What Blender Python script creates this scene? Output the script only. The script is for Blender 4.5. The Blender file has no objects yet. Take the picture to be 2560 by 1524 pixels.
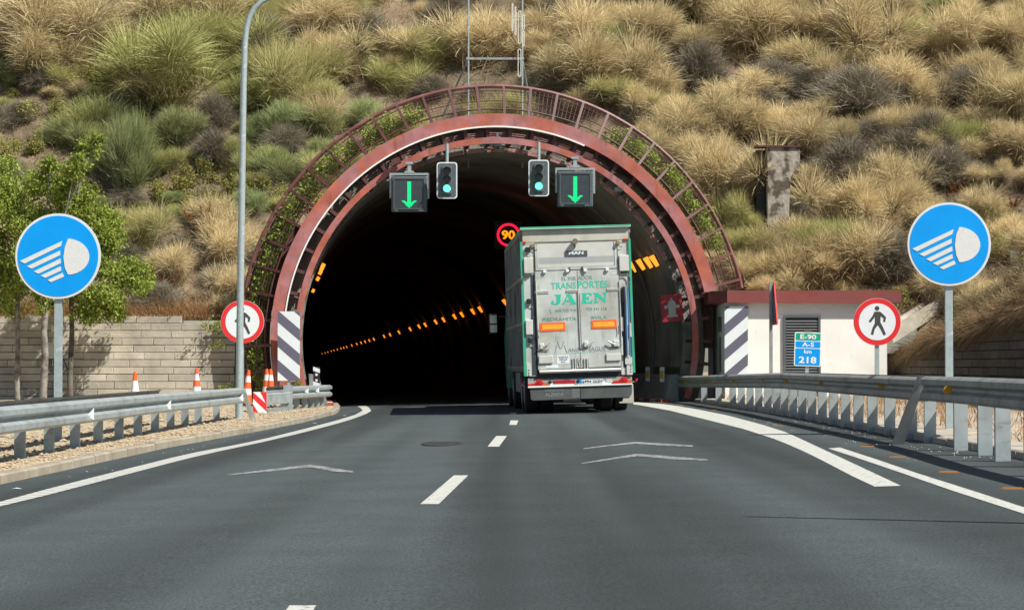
import bpy, math, random
from mathutils import Vector, Matrix, noise, Euler
random.seed(7)
RND = random.Random(11)
S = bpy.context.scene
COL = S.collection
rad = math.radians
# ------------------------------------------------------------------ camera calibration (photo pixels, 2560 wide)
F = 5800.0; CZ = 1.12; PITCH = math.atan(148 / F); SIG = 0.02
def ray(u, v):
    a = (u - 1280) / F; b = (762 - v) / F
    y = math.cos(PITCH) - b * math.sin(PITCH); z = math.sin(PITCH) + b * math.cos(PITCH)
    return (a / y, 1.0, z / y)
def P(u, v, D):
    a, _, c = ray(u, v)
    return Vector((a * D, D, CZ + c * D))
def G(u, v, off=0.0):
    a, _, c = ray(u, v)
    t = (CZ - off) / (SIG * a - c)
    return Vector((a * t, t, CZ + c * t))
def zg(x): return SIG * x
# ------------------------------------------------------------------ materials
MATS = {}
def nodes_of(m):
    m.use_nodes = True
    return m.node_tree.nodes, m.node_tree.links, m.node_tree.nodes['Principled BSDF']
def mat(name, col, rough=0.6, metal=0.0, var=0.12, scale=6.0, bump=0.0, bscale=60.0, col2=None, lo=0.42, hi=0.62, emis=None, estr=0.0, detail=6.0, spec=None):
    """base colour broken up by two noises; col2 = a second colour in blotches"""
    if name in MATS: return MATS[name]
    m = bpy.data.materials.new(name); n, l, b = nodes_of(m)
    b.inputs['Roughness'].default_value = rough; b.inputs['Metallic'].default_value = metal
    if spec is not None: b.inputs['Specular IOR Level'].default_value = spec
    tc = n.new('ShaderNodeTexCoord')
    nz = n.new('ShaderNodeTexNoise'); nz.inputs['Scale'].default_value = scale; nz.inputs['Detail'].default_value = detail
    l.new(tc.outputs['Object'], nz.inputs['Vector'])
    hs = n.new('ShaderNodeMapRange'); hs.inputs['From Min'].default_value = .25; hs.inputs['From Max'].default_value = .75
    hs.inputs['To Min'].default_value = 1 - var; hs.inputs['To Max'].default_value = 1 + var
    l.new(nz.outputs['Fac'], hs.inputs['Value'])
    c = n.new('ShaderNodeRGB'); c.outputs[0].default_value = (*col, 1)
    src = c.outputs[0]
    if col2:
        n2 = n.new('ShaderNodeTexNoise'); n2.inputs['Scale'].default_value = scale * .45; n2.inputs['Detail'].default_value = 8
        l.new(tc.outputs['Object'], n2.inputs['Vector'])
        r = n.new('ShaderNodeMapRange'); r.inputs['From Min'].default_value = lo; r.inputs['From Max'].default_value = hi
        l.new(n2.outputs['Fac'], r.inputs['Value'])
        mx = n.new('ShaderNodeMix'); mx.data_type = 'RGBA'
        l.new(r.outputs[0], mx.inputs['Factor']); l.new(src, mx.inputs['A']); mx.inputs['B'].default_value = (*col2, 1)
        src = mx.outputs['Result']
    mul = n.new('ShaderNodeVectorMath'); mul.operation = 'SCALE'
    l.new(src, mul.inputs[0]); l.new(hs.outputs[0], mul.inputs['Scale'])
    l.new(mul.outputs[0], b.inputs['Base Color'])
    if bump:
        n3 = n.new('ShaderNodeTexNoise'); n3.inputs['Scale'].default_value = bscale; n3.inputs['Detail'].default_value = 4
        l.new(tc.outputs['Object'], n3.inputs['Vector'])
        bp = n.new('ShaderNodeBump'); bp.inputs['Strength'].default_value = bump; bp.inputs['Distance'].default_value = .02
        l.new(n3.outputs['Fac'], bp.inputs['Height']); l.new(bp.outputs[0], b.inputs['Normal'])
    if emis:
        b.inputs['Emission Color'].default_value = (*emis, 1); b.inputs['Emission Strength'].default_value = estr
    MATS[name] = m
    return m
def leafmat(name, tip, root, dark, trans=.25, objvar=.25, rough=.6, alt=None):
    """foliage: attribute 'fc' x = random per leaf, y = position along it"""
    m = bpy.data.materials.new(name); n, l, b = nodes_of(m)
    at = n.new('ShaderNodeAttribute'); at.attribute_name = 'fc'
    sep = n.new('ShaderNodeSeparateXYZ'); l.new(at.outputs['Vector'], sep.inputs[0])
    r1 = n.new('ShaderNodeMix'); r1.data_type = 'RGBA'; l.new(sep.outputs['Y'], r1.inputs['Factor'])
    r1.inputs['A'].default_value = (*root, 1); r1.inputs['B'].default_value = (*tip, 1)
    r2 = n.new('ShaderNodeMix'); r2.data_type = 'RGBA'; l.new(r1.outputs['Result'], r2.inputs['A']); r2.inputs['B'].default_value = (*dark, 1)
    mr = n.new('ShaderNodeMapRange'); l.new(sep.outputs['X'], mr.inputs['Value']); mr.inputs['From Min'].default_value = .35; mr.inputs['To Max'].default_value = .8
    l.new(mr.outputs[0], r2.inputs['Factor'])
    oi = n.new('ShaderNodeObjectInfo'); om = n.new('ShaderNodeMapRange')
    om.inputs['To Min'].default_value = 1 - objvar; om.inputs['To Max'].default_value = 1 + objvar
    l.new(oi.outputs['Random'], om.inputs['Value'])
    csrc = r2.outputs['Result']
    if alt:   # each plant leans towards a second hue by its own random amount
        h1 = n.new('ShaderNodeMath'); h1.operation = 'MULTIPLY'; h1.inputs[1].default_value = 7.31; l.new(oi.outputs['Random'], h1.inputs[0])
        h2 = n.new('ShaderNodeMath'); h2.operation = 'FRACT'; l.new(h1.outputs[0], h2.inputs[0])
        h3 = n.new('ShaderNodeMapRange'); h3.inputs['From Min'].default_value = .35; h3.inputs['To Max'].default_value = .85; l.new(h2.outputs[0], h3.inputs['Value'])
        ra = n.new('ShaderNodeMix'); ra.data_type = 'RGBA'; l.new(h3.outputs[0], ra.inputs['Factor']); l.new(csrc, ra.inputs['A'])
        rb = n.new('ShaderNodeMix'); rb.data_type = 'RGBA'; l.new(sep.outputs['Y'], rb.inputs['Factor']); rb.inputs['A'].default_value = (*root, 1); rb.inputs['B'].default_value = (*alt, 1)
        l.new(rb.outputs['Result'], ra.inputs['B']); csrc = ra.outputs['Result']
    sc = n.new('ShaderNodeVectorMath'); sc.operation = 'SCALE'; l.new(csrc, sc.inputs[0]); l.new(om.outputs[0], sc.inputs['Scale'])
    l.new(sc.outputs[0], b.inputs['Base Color']); b.inputs['Roughness'].default_value = rough; b.inputs['Specular IOR Level'].default_value = .2
    tr = n.new('ShaderNodeBsdfTranslucent'); l.new(sc.outputs[0], tr.inputs['Color'])
    mix = n.new('ShaderNodeMixShader'); mix.inputs[0].default_value = trans
    l.new(b.outputs[0], mix.inputs[1]); l.new(tr.outputs[0], mix.inputs[2])
    l.new(mix.outputs[0], n['Material Output'].inputs['Surface'])
    return m
# ------------------------------------------------------------------ mesh builder
class MB:
    def __init__(s): s.v = []; s.f = []; s.c = None
    def add(s, vs, fs):
        o = len(s.v); s.v += [tuple(p) for p in vs]; s.f += [tuple(i + o for i in f) for f in fs]; return s
    def box(s, x0, x1, y0, y1, z0, z1, M=None):
        vs = [Vector((x, y, z)) for x in (x0, x1) for y in (y0, y1) for z in (z0, z1)]
        if M is not None: vs = [M @ p for p in vs]
        return s.add(vs, [(0, 1, 3, 2), (4, 6, 7, 5), (0, 4, 5, 1), (2, 3, 7, 6), (0, 2, 6, 4), (1, 5, 7, 3)])
    def cbox(s, x0, x1, y0, y1, z0, z1, b=.01):
        """box with its edges chamfered in section (x-z) and at the ends"""
        pr = [(x0 + b, z0), (x1 - b, z0), (x1, z0 + b), (x1, z1 - b), (x1 - b, z1), (x0 + b, z1), (x0, z1 - b), (x0, z0 + b)]
        cx, cz = (x0 + x1) / 2, (z0 + z1) / 2
        fx = 1 - 2 * b / max(x1 - x0, 1e-6); fz = 1 - 2 * b / max(z1 - z0, 1e-6)
        rings = [(y0, fx, fz), (y0 + b, 1, 1), (y1 - b, 1, 1), (y1, fx, fz)]
        vs = [(cx + (x - cx) * gx, y, cz + (z - cz) * gz) for y, gx, gz in rings for x, z in pr]
        fs = [tuple(range(8)), tuple(reversed(range(24, 32)))]
        for r in range(3):
            for k in range(8): a = r * 8 + k; c = r * 8 + (k + 1) % 8; fs.append((a, a + 8, c + 8, c))
        return s.add(vs, fs)
    def prism(s, poly, y0, y1, M=None):
        """poly in (x,z) extruded along y"""
        n = len(poly)
        vs = [Vector((x, y0, z)) for x, z in poly] + [Vector((x, y1, z)) for x, z in poly]
        if M is not None: vs = [M @ p for p in vs]
        return s.add(vs, [tuple(range(n)), tuple(range(2 * n - 1, n - 1, -1))] + [(i, i + n, (i + 1) % n + n, (i + 1) % n) for i in range(n)])
    def disc(s, cx, cz, r, y0, y1, n=48, r2=None):
        n_ = n; r2 = r if r2 is None else r2
        vs = [(cx + r * math.cos(2 * math.pi * k / n), y0, cz + r * math.sin(2 * math.pi * k / n)) for k in range(n)]
        vs += [(cx + r2 * math.cos(2 * math.pi * k / n), y1, cz + r2 * math.sin(2 * math.pi * k / n)) for k in range(n)]
        return s.add(vs, [tuple(range(n)), tuple(range(2 * n - 1, n - 1, -1))] + [(i, i + n, (i + 1) % n + n, (i + 1) % n) for i in range(n)])
    def arc(s, cx, cz, r0, r1, y0, y1, a0, a1, n=64):
        """annular sector solid about the y axis, degrees"""
        o = len(s.v); full = abs(a1 - a0) >= 359.9
        for k in range(n + 1):
            a = rad(a0 + (a1 - a0) * k / n); c, q = math.cos(a), math.sin(a)
            for r, y in ((r0, y0), (r1, y0), (r1, y1), (r0, y1)): s.v.append((cx + r * c, y, cz + r * q))
        for k in range(n):
            for j in range(4):
                a = o + k * 4 + j; b = o + k * 4 + (j + 1) % 4
                s.f.append((a, b, b + 4, a + 4))
        if not full: s.f += [(o, o + 1, o + 2, o + 3), (o + n * 4 + 3, o + n * 4 + 2, o + n * 4 + 1, o + n * 4)]
        return s
    def tube(s, pts, r, n=8, r2=None, caps=True):
        pts = [Vector(p) for p in pts]; m = len(pts); o = len(s.v); r2 = r if r2 is None else r2
        up = None
        for i, p in enumerate(pts):
            d = (pts[min(i + 1, m - 1)] - pts[max(i - 1, 0)])
            if d.length < 1e-9: d = Vector((0, 0, 1))
            d.normalize()
            if up is None:
                up = Vector((0, 0, 1)) if abs(d.z) < .9 else Vector((1, 0, 0))
            x = d.cross(up)
            if x.length < 1e-4: x = d.orthogonal()
            x.normalize(); y = x.cross(d); up = y
            rr = r + (r2 - r) * i / max(m - 1, 1)
            for k in range(n):
                a = 2 * math.pi * k / n; s.v.append(tuple(p + x * math.cos(a) * rr + y * math.sin(a) * rr))
        for i in range(m - 1):
            for k in range(n):
                a = o + i * n + k; b = o + i * n + (k + 1) % n; s.f.append((a, b, b + n, a + n))
        if caps: s.f += [tuple(o + k for k in reversed(range(n))), tuple(o + (m - 1) * n + k for k in range(n))]
        return s
    def sweep(s, path, prof, closed=True):
        """profile (side, up) swept along path of (x,y,z): side = right of travel, level"""
        o = len(s.v); n = len(prof); m = len(path); path = [Vector(p) for p in path]
        for i, p in enumerate(path):
            d = path[min(i + 1, m - 1)] - path[max(i - 1, 0)]; d.z = 0; d.normalize(); sd = Vector((d.y, -d.x, 0))
            for a, b in prof: s.v.append(tuple(p + sd * a + Vector((0, 0, b))))
        for i in range(m - 1):
            for k in range(n if closed else n - 1):
                a = o + i * n + k; b = o + i * n + (k + 1) % n; s.f.append((a, b, b + n, a + n))
        if closed: s.f += [tuple(o + k for k in range(n)), tuple(o + (m - 1) * n + k for k in reversed(range(n)))]
        return s
    def build(s, name, m, parent=None, smooth=False, label=None, cat=None, group=None, kind=None, loc=None):
        me = bpy.data.meshes.new(name); me.from_pydata(s.v, [], s.f); me.update()
        if isinstance(m, (list, tuple)):
            for q in m: me.materials.append(q)
        else: me.materials.append(m)
        if s.c is not None:
            at = me.attributes.new('fc', 'FLOAT_VECTOR', 'POINT'); at.data.foreach_set('vector', [q for c in s.c for q in c])
        if smooth:
            me.polygons.foreach_set('use_smooth', [True] * len(me.polygons))
            try: me.set_sharp_from_angle(angle=rad(38))
            except Exception: pass
        o = bpy.data.objects.new(name, me); COL.objects.link(o)
        if parent: o.parent = parent
        if loc is not None: o.location = loc
        tag(o, label, cat, group, kind); return o
def tag(o, label=None, cat=None, group=None, kind=None):
    if label: o['label'] = label
    if cat: o['category'] = cat
    if group: o['group'] = group
    if kind: o['kind'] = kind
    return o
def empty(name, loc, rot=(0, 0, 0), label=None, cat=None, group=None):
    o = bpy.data.objects.new(name, None); COL.objects.link(o); o.location = loc; o.rotation_euler = rot; o.empty_display_size = .2
    return tag(o, label, cat, group)
def dup(o, parent=None, loc=None, rot=None, label=None, group=None):
    c = o.copy(); COL.objects.link(c); c.parent = parent
    if loc is not None: c.location = loc
    if rot is not None: c.rotation_euler = rot
    if label: c['label'] = label
    if group: c['group'] = group
    for ch in list(o.children): dup(ch, c)
    return c
def text(name, body, w, h, m, parent, x, z, y, depth=.004, bold=.0, rot=0.0):
    """mesh lettering facing -y, centred at x,z in the parent's space, fitted into w x h"""
    cu = bpy.data.curves.new(name, 'FONT'); cu.body = body; cu.extrude = .02; cu.offset = bold; cu.resolution_u = 4
    cu.space_line = .95; cu.align_x = 'CENTER'
    t = bpy.data.objects.new('tmp', cu); COL.objects.link(t); bpy.context.view_layer.update()
    me = bpy.data.meshes.new_from_object(t.evaluated_get(bpy.context.evaluated_depsgraph_get()))
    bpy.data.objects.remove(t)
    xs = [v.co.x for v in me.vertices]; ys = [v.co.y for v in me.vertices]
    cx, cy = (min(xs) + max(xs)) / 2, (min(ys) + max(ys)) / 2; sx = w / (max(xs) - min(xs)); sy = h / (max(ys) - min(ys))
    for v in me.vertices:
        px, pz = (v.co.x - cx) * sx, (v.co.y - cy) * sy
        c, q = math.cos(rot), math.sin(rot)
        v.co = Vector((x + px * c - pz * q, y - (v.co.z + .02) / .04 * depth, z + px * q + pz * c))
    me.materials.clear(); me.materials.append(m); me.name = name
    o = bpy.data.objects.new(name, me); COL.objects.link(o); o.parent = parent
    return o
# ------------------------------------------------------------------ colours
GALV = mat('galvanised_steel', (.36, .41, .42), .5, .35, .14, 5, .05, 40, (.27, .30, .31), .5, .7)
GALVD = mat('weathered_galvanised', (.27, .29, .29), .55, .35, .2, 4, .05, 40, (.18, .19, .18), .5, .7)
POLE = mat('galvanised_pole', (.33, .40, .41), .5, .2, .12, 14, 0, 1, (.5, .55, .54), .62, .7)
RUST = mat('red_oxide_steel', (.36, .095, .06), .62, .0, .32, 2.6, .15, 30, (.33, .135, .14), .44, .58)
RUSTD = mat('brown_steel', (.085, .028, .025), .6, .0, .25, 4, 0, 30, (.095, .036, .032), .5, .65)
PINK = mat('perforated_liner', (.40, .20, .20), .6, 0, .2, 5, 0, 1, (.34, .12, .06), .5, .65)
WHITE = mat('white_paint', (.78, .79, .76), .55, 0, .05, 4)
WHITER = mat('reflective_white', (.72, .77, .80), .4, 0, .04, 8)
BLACK = mat('black_plastic', (.015, .016, .018), .5, 0, .2, 10)
DKG = mat('dark_grey_housing', (.085, .105, .115), .5, 0, .2, 9)
DKG2 = mat('screen_dark', (.04, .05, .06), .35, 0, .2, 9)
RED = mat('reflective_red', (.68, .025, .03), .4, 0, .06, 8)
BLUE = mat('reflective_blue', (.0, .29, .78), .45, 0, .07, 3, spec=.25)
GREENS = mat('sign_green', (.0, .32, .20), .4, 0, .05, 8)
CONC = mat('concrete', (.38, .35, .29), .85, 0, .18, 3, .3, 50, (.30, .27, .21), .5, .7)
CONCD = mat('old_concrete', (.26, .25, .22), .9, 0, .25, 3, .4, 30, (.12, .11, .1), .5, .65)
KERB = mat('kerb_concrete', (.29, .26, .20), .85, 0, .22, 2.5, .3, 40, (.24, .20, .15), .5, .7)
ORANGE = mat('cone_orange', (.80, .11, .02), .5, 0, .06, 10)
STRIPE = mat('violet_grey_sheeting', (.12, .115, .165), .5, 0, .05, 6)
def streaks(m, col=(.10, .03, .022), sc=(3.2, 3.2, .55), lo=.56, hi=.70):
    n, l = m.node_tree.nodes, m.node_tree.links; b = n['Principled BSDF']; src = b.inputs['Base Color'].links[0].from_socket
    tc = n.new('ShaderNodeTexCoord'); mp = n.new('ShaderNodeMapping'); mp.inputs['Scale'].default_value = sc; l.new(tc.outputs['Object'], mp.inputs['Vector'])
    q = n.new('ShaderNodeTexNoise'); q.inputs['Scale'].default_value = 1.6; q.inputs['Detail'].default_value = 8; q.inputs['Roughness'].default_value = .65; l.new(mp.outputs[0], q.inputs['Vector'])
    r_ = n.new('ShaderNodeMapRange'); r_.inputs['From Min'].default_value = lo; r_.inputs['From Max'].default_value = hi; r_.inputs['To Max'].default_value = .7; l.new(q.outputs['Fac'], r_.inputs['Value'])
    mx = n.new('ShaderNodeMix'); mx.data_type = 'RGBA'; l.new(r_.outputs[0], mx.inputs['Factor']); l.new(src, mx.inputs['A']); mx.inputs['B'].default_value = (*col, 1); l.new(mx.outputs['Result'], b.inputs['Base Color'])
streaks(RUST); streaks(GALV, (.16, .16, .15), (2, 2, 6), .58, .72)
# ------------------------------------------------------------------ ROAD
def road_mat():
    m = bpy.data.materials.new('asphalt'); n, l, b = nodes_of(m)
    geo = n.new('ShaderNodeNewGeometry')
    def nz(scale, det, vec=None):
        q = n.new('ShaderNodeTexNoise'); q.inputs['Scale'].default_value = scale; q.inputs['Detail'].default_value = det
        l.new(vec or geo.outputs['Position'], q.inputs['Vector']); return q.outputs['Fac']
    def mr(s, a, b_, c, d):
        q = n.new('ShaderNodeMapRange'); l.new(s, q.inputs['Value']); q.inputs['From Min'].default_value = a; q.inputs['From Max'].default_value = b_
        q.inputs['To Min'].default_value = c; q.inputs['To Max'].default_value = d; return q.outputs[0]
    def mulm(a, b_):
        q = n.new('ShaderNodeMath'); q.operation = 'MULTIPLY'; l.new(a, q.inputs[0]); l.new(b_, q.inputs[1]); return q.outputs[0]
    fine = mr(nz(62, 4), .3, .7, .40, 1.65)
    mid = mr(nz(.9, 5), .3, .7, .88, 1.12)
    mp = n.new('ShaderNodeMapping'); mp.inputs['Scale'].default_value = (.75, .018, 1); l.new(geo.outputs['Position'], mp.inputs['Vector'])
    lanes = mr(nz(1, 2, mp.outputs[0]), .38, .62, .62, 1.35)
    vo = n.new('ShaderNodeTexVoronoi'); vo.inputs['Scale'].default_value = 45; l.new(geo.outputs['Position'], vo.inputs['Vector'])
    chip = mr(vo.outputs['Distance'], .05, .16, 1, 0)
    f = mulm(mulm(fine, mid), lanes)
    sc = n.new('ShaderNodeVectorMath'); sc.operation = 'SCALE'; sc.inputs[0].default_value = (.040, .052, .054); l.new(f, sc.inputs['Scale'])
    vc = n.new('ShaderNodeSeparateXYZ'); l.new(vo.outputs['Color'], vc.inputs[0])
    pick = mulm(mr(vc.outputs['X'], .90, .93, 0, .75), chip)
    mx = n.new('ShaderNodeMix'); mx.data_type = 'RGBA'; l.new(pick, mx.inputs['Factor']); l.new(sc.outputs[0], mx.inputs['A']); mx.inputs['B'].default_value = (.2, .21, .2, 1)
    l.new(mx.outputs['Result'], b.inputs['Base Color']); b.inputs['Roughness'].default_value = .82; b.inputs['Specular IOR Level'].default_value = .35
    bp = n.new('ShaderNodeBump'); bp.inputs['Strength'].default_value = .5; bp.inputs['Distance'].default_value = .006
    l.new(nz(90, 2), bp.inputs['Height']); l.new(bp.outputs[0], b.inputs['Normal'])
    return m
ASPH = road_mat()
def paint_mat(name, col, wear, wcol=(.10, .11, .11), ribs=False):
    m = bpy.data.materials.new(name); n, l, b = nodes_of(m); geo = n.new('ShaderNodeNewGeometry')
    q = n.new('ShaderNodeTexNoise'); q.inputs['Scale'].default_value = 14; q.inputs['Detail'].default_value = 9; q.inputs['Roughness'].default_value = .7
    l.new(geo.outputs['Position'], q.inputs['Vector'])
    r = n.new('ShaderNodeMapRange'); r.inputs['From Min'].default_value = wear - .06; r.inputs['From Max'].default_value = wear + .06; l.new(q.outputs['Fac'], r.inputs['Value'])
    fac = r.outputs[0]
    if ribs:
        w = n.new('ShaderNodeTexWave'); w.bands_direction = 'Y'; w.inputs['Scale'].default_value = 1.05; w.inputs['Distortion'].default_value = .3; l.new(geo.outputs['Position'], w.inputs['Vector'])
        r2 = n.new('ShaderNodeMapRange'); r2.inputs['From Min'].default_value = .72; r2.inputs['From Max'].default_value = .95; r2.inputs['To Max'].default_value = .75; l.new(w.outputs['Fac'], r2.inputs['Value'])
        mm = n.new('ShaderNodeMath'); mm.operation = 'MAXIMUM'; l.new(fac, mm.inputs[0]); l.new(r2.outputs[0], mm.inputs[1]); fac = mm.outputs[0]
    mx = n.new('ShaderNodeMix'); mx.data_type = 'RGBA'; l.new(fac, mx.inputs['Factor']); mx.inputs['A'].default_value = (*col, 1); mx.inputs['B'].default_value = (*wcol, 1)
    l.new(mx.outputs['Result'], b.inputs['Base Color']); b.inputs['Roughness'].default_value = .7
    return m
PAINT = paint_mat('road_paint', (.48, .49, .45), .60)
PAINTR = paint_mat('ribbed_road_paint', (.50, .51, .47), .62, ribs=True)
PAINTW = paint_mat('worn_road_paint', (.36, .38, .37), .48)
road = MB()
xs = [-14 + i * 1.0 for i in range(23)]; ys = [-60, -30, 0, 15, 30, 45, 64.0]
for y in ys:
    for x in xs: road.v.append((x, y, zg(x)))
nx = len(xs)
for j in range(len(ys) - 1):
    for i in range(nx - 1): a = j * nx + i; road.f.append((a, a + 1, a + 1 + nx, a + nx))
road = road.build('road', ASPH, kind='structure', label='dark grey asphalt carriageway curving into the tunnel')
def strip(name, left, right, m, off=.004, label=None):
    """painted marking between two pixel polylines, resampled to equal counts"""
    def res(pl, k):
        g = [G(*p) for p in pl]
        L = [0]
        for a, b in zip(g, g[1:]): L.append(L[-1] + (b - a).length)
        out = []
        for i in range(k):
            t = L[-1] * i / (k - 1); j = max(q for q in range(len(L)) if L[q] <= t + 1e-9); j = min(j, len(g) - 2)
            out.append(g[j].lerp(g[j + 1], (t - L[j]) / max(L[j + 1] - L[j], 1e-9)))
        return out
    k = 24; A = res(left, k); B = res(right, k)
    b = MB()
    for p, q in zip(A, B): b.v += [(p.x, p.y, zg(p.x) + off), (q.x, q.y, zg(q.x) + off)]
    for i in range(k - 1): b.f.append((2 * i, 2 * i + 1, 2 * i + 3, 2 * i + 2))
    return b.build(name, m, road, label=label)
z8 = lambda x, y: (1600 + x * .4313, 660 + y * .4313)
z6 = lambda x, y: (550 + x * .3369, 700 + y * .3369)
z5 = lambda x, y: (x * .3909, 700 + y * .3909)
strip('edge_line', [(-700, 1418), (-330, 1334)] + [z5(*p) for p in ((0, 1450), (400, 1350), (800, 1245), (1200, 1140))] + [z6(*p) for p in ((0, 1268), (300, 1205), (600, 1135), (850, 1070), (1000, 1025), (1085, 992))],
      [(-700, 1390), (-330, 1310)] + [z5(*p) for p in ((0, 1418), (400, 1310), (800, 1210), (1200, 1110))] + [z6(*p) for p in ((0, 1245), (300, 1185), (600, 1110), (850, 1045), (1000, 1000), (1045, 975))], PAINTR, label='long ribbed white edge line beside the gravel kerb')
strip('edge_line', [z6(*p) for p in ((1085, 992), (1122, 970), (1105, 945), (1080, 930))], [z6(*p) for p in ((1045, 975), (1060, 968), (1045, 950), (1020, 935))], PAINT)
strip('edge_line', [z8(*p) for p in ((-40, 812), (0, 817), (180, 850), (400, 905), (600, 955), (800, 1020), (950, 1085), (1100, 1160), (1200, 1215), (1360, 1290))],
      [z8(*p) for p in ((-40, 799), (0, 801), (150, 812), (300, 835), (500, 875), (700, 928), (850, 975), (1000, 1045), (1150, 1115), (1300, 1185), (1512, 1285))], PAINT, label='thick white edge line ending abruptly on the road')
strip('edge_line', [z8(*p) for p in ((1090, 1068), (1250, 1120), (1500, 1205), (1800, 1310), (2226, 1448), (2900, 1668))],
      [z8(*p) for p in ((1160, 1063), (1350, 1125), (1600, 1210), (1900, 1305), (2226, 1410), (2900, 1627))], PAINT, label='thinner outer white edge line')
d2s = 2560 / 2493
for q in (((1023, 1227), (1068, 1227), (1140, 1157), (1105, 1157)), ((1187, 1087), (1215, 1087), (1234, 1061), (1208, 1061)),
          ((1240, 1034), (1258, 1034), (1262, 1023), (1243, 1023)), ((1240, 1008), (1256, 1008), (1258, 1004), (1242, 1004)),
          ((560, 1660), (650, 1660), (770, 1474), (705, 1474))):
    q = [(x * d2s, y * d2s) for x, y in q]
    strip('lane_dash', [q[0], q[3]], [q[1], q[2]], PAINT)
def chev(a, b, c, w1, w2):
    f = lambda p, w=0: (p[0] * d2s, (p[1] + w) * d2s)
    m_ = lambda p, q: ((p[0] + q[0]) / 2, (p[1] + q[1]) / 2)
    strip('chevron_mark', [f(a, 2), f(m_(a, b), w1), f(b, w1 + 2), f(m_(b, c), w2 + 1), f(c, 3)], [f(a), f(m_(a, b)), f(b), f(m_(b, c)), f(c)], PAINTW)
chev((553, 1155), (757, 1130), (860, 1147), 5, 8)
chev((1415, 1127), (1552, 1104), (1722, 1118), 4, 6)
chev((1420, 1091), (1545, 1075), (1687, 1084), 3, 4)
# flat dark oval with raised bars across it
c0 = G(1106, 1109); b = MB()
b.disc(0, 0, 1, 0, 1, 28)
b.v = [(c0.x + v[0] * .30 - v[2] * .0, c0.y + v[2] * .95, zg(c0.x) + .003 + .003 * v[1]) for v in b.v]
mc = b.build('dark_oval', mat('oval_dark_tone', (.03, .032, .032), .6, .2, .3, 20), label='oval dark slotted drain cover in the left lane', cat='drain cover')
sl = MB()
for k in range(6):
    yy = c0.y - .7 + k * .28; sl.box(c0.x - .22, c0.x + .22, yy, yy + .1, zg(c0.x) + .0062, zg(c0.x) + .010)
sl.build('slat', mat('oval_bar_tone', (.06, .065, .065), .6, .3, .2, 20), mc)
# tunnel local frame
TY = rad(5.6); TC = Vector((-.37, 63.2, 0)); ZC = 1.78
TM = Matrix.Translation(TC) @ Matrix.Rotation(TY, 4, 'Z')
# tunnel floor
b = MB(); yy = [.3, 10, 60, 200, 630]
for y in yy:
    for x in (-5.35, 0, 5.35): b.v.append(tuple(TM @ Vector((x, y, SIG * (x - .37) - .004))))
for j in range(4):
    for i in range(2): a = j * 3 + i; b.f.append((a, a + 1, a + 4, a + 3))
b.build('tunnel_road', ASPH, kind='structure', label='asphalt road surface inside the dark tunnel')
# ------------------------------------------------------------------ kerb, gravel, ground
kerbpx = [(-900, 1400), (-450, 1305), (0, 1210), (239, 1158), (421, 1118), (663, 1074), (760, 1055), (815, 1041), (838, 1035), (848, 1028), (850, 1021), (845, 1014), (828, 1007)]
kp = [G(*p) for p in kerbpx]; kp = [Vector((-5.1, 2, zg(-5.1)))] + kp if kp[0].y > 3 else kp
KL = []
for a, c in zip(kp, kp[1:]):
    k = max(1, int((c - a).length / 1.0))
    for i in range(k): KL.append(a.lerp(c, i / k))
KL.append(kp[-1]); KL.append(Vector((-6.0, 64.6, zg(-6))))
kpath = [Vector((p.x, p.y, zg(p.x))) for p in KL]
kerb_prof = [(0, -.05), (-.005, .085), (-.03, .105), (-.16, .105), (-.17, -.05)]
def kerb_blocks(path, prof, name, m, seg=1.0, gap=.012):
    b = MB(); r = random.Random(3)
    for i in range(len(path) - 1):
        a, c = path[i], path[i + 1]; d = (c - a).normalized() * gap; dz = Vector((r.uniform(-.006, .006), 0, r.uniform(-.008, .008)))
        b.sweep([a + d + dz, c - d + dz], prof)
    return b
kerb_blocks(kpath[:-4], kerb_prof, 'kerb', KERB).build('kerb', KERB, kind='structure', label='tan concrete kerb along the gravel')
rw = MB(); ww = MB()
tip = kpath[-5:]
for i in range(len(tip) - 1):
    (rw if i % 2 == 0 else ww).sweep([tip[i], tip[i + 1]], kerb_prof)
KR = mat('kerb_red_paint', (.42, .07, .04), .7, 0, .2, 8, 0, 1, (.3, .2, .15), .55, .65); KW = mat('kerb_white_paint', (.58, .56, .48), .7, 0, .2, 8, 0, 1, (.35, .3, .24), .55, .65)
o = rw.build('kerb_nose', KR, kind='structure', label='red painted kerb blocks at the left tunnel mouth'); ww.build('white_block', KW, o)
def gz(x, y, xk):
    t = min(1, max(0, (xk - x) / 4.5)); t = t * t * (3 - 2 * t)
    return (zg(xk) + .09) * (1 - t) + .16 * t + .02 * noise.noise(Vector((x * .9, y * .9, 3)))
def kx(y):
    best = -5.2
    for a, c in zip(kpath, kpath[1:]):
        if a.y <= y <= c.y: best = a.x + (c.x - a.x) * (y - a.y) / max(c.y - a.y, 1e-6)
    if y > 60.5: best = min(best, -4.6)
    if y > 63: best = -5.5
    return best
b = MB(); gy = [2 + i * .6 for i in range(108)]; offs = [.12, .3, .5, .75, 1, 1.3, 1.7, 2.2, 2.8, 3.5, 4.5, 6, 8, 11, 15, 22, 32, 50]
for y in gy:
    k = kx(y)
    for o_ in offs: b.v.append((k - o_, y, gz(k - o_, y, k)))
n_ = len(offs)
for j in range(len(gy) - 1):
    for i in range(n_ - 1): a = j * n_ + i; b.f.append((a, a + n_, a + n_ + 1, a + 1))
GRAV = mat('pale_gravel', (.46, .39, .27), .9, 0, .35, 26, .9, 34, (.27, .22, .14), .45, .6)
b.build('gravel_bed', GRAV, smooth=True, kind='structure', label='tan gravel ground behind the left crash barrier')
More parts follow.
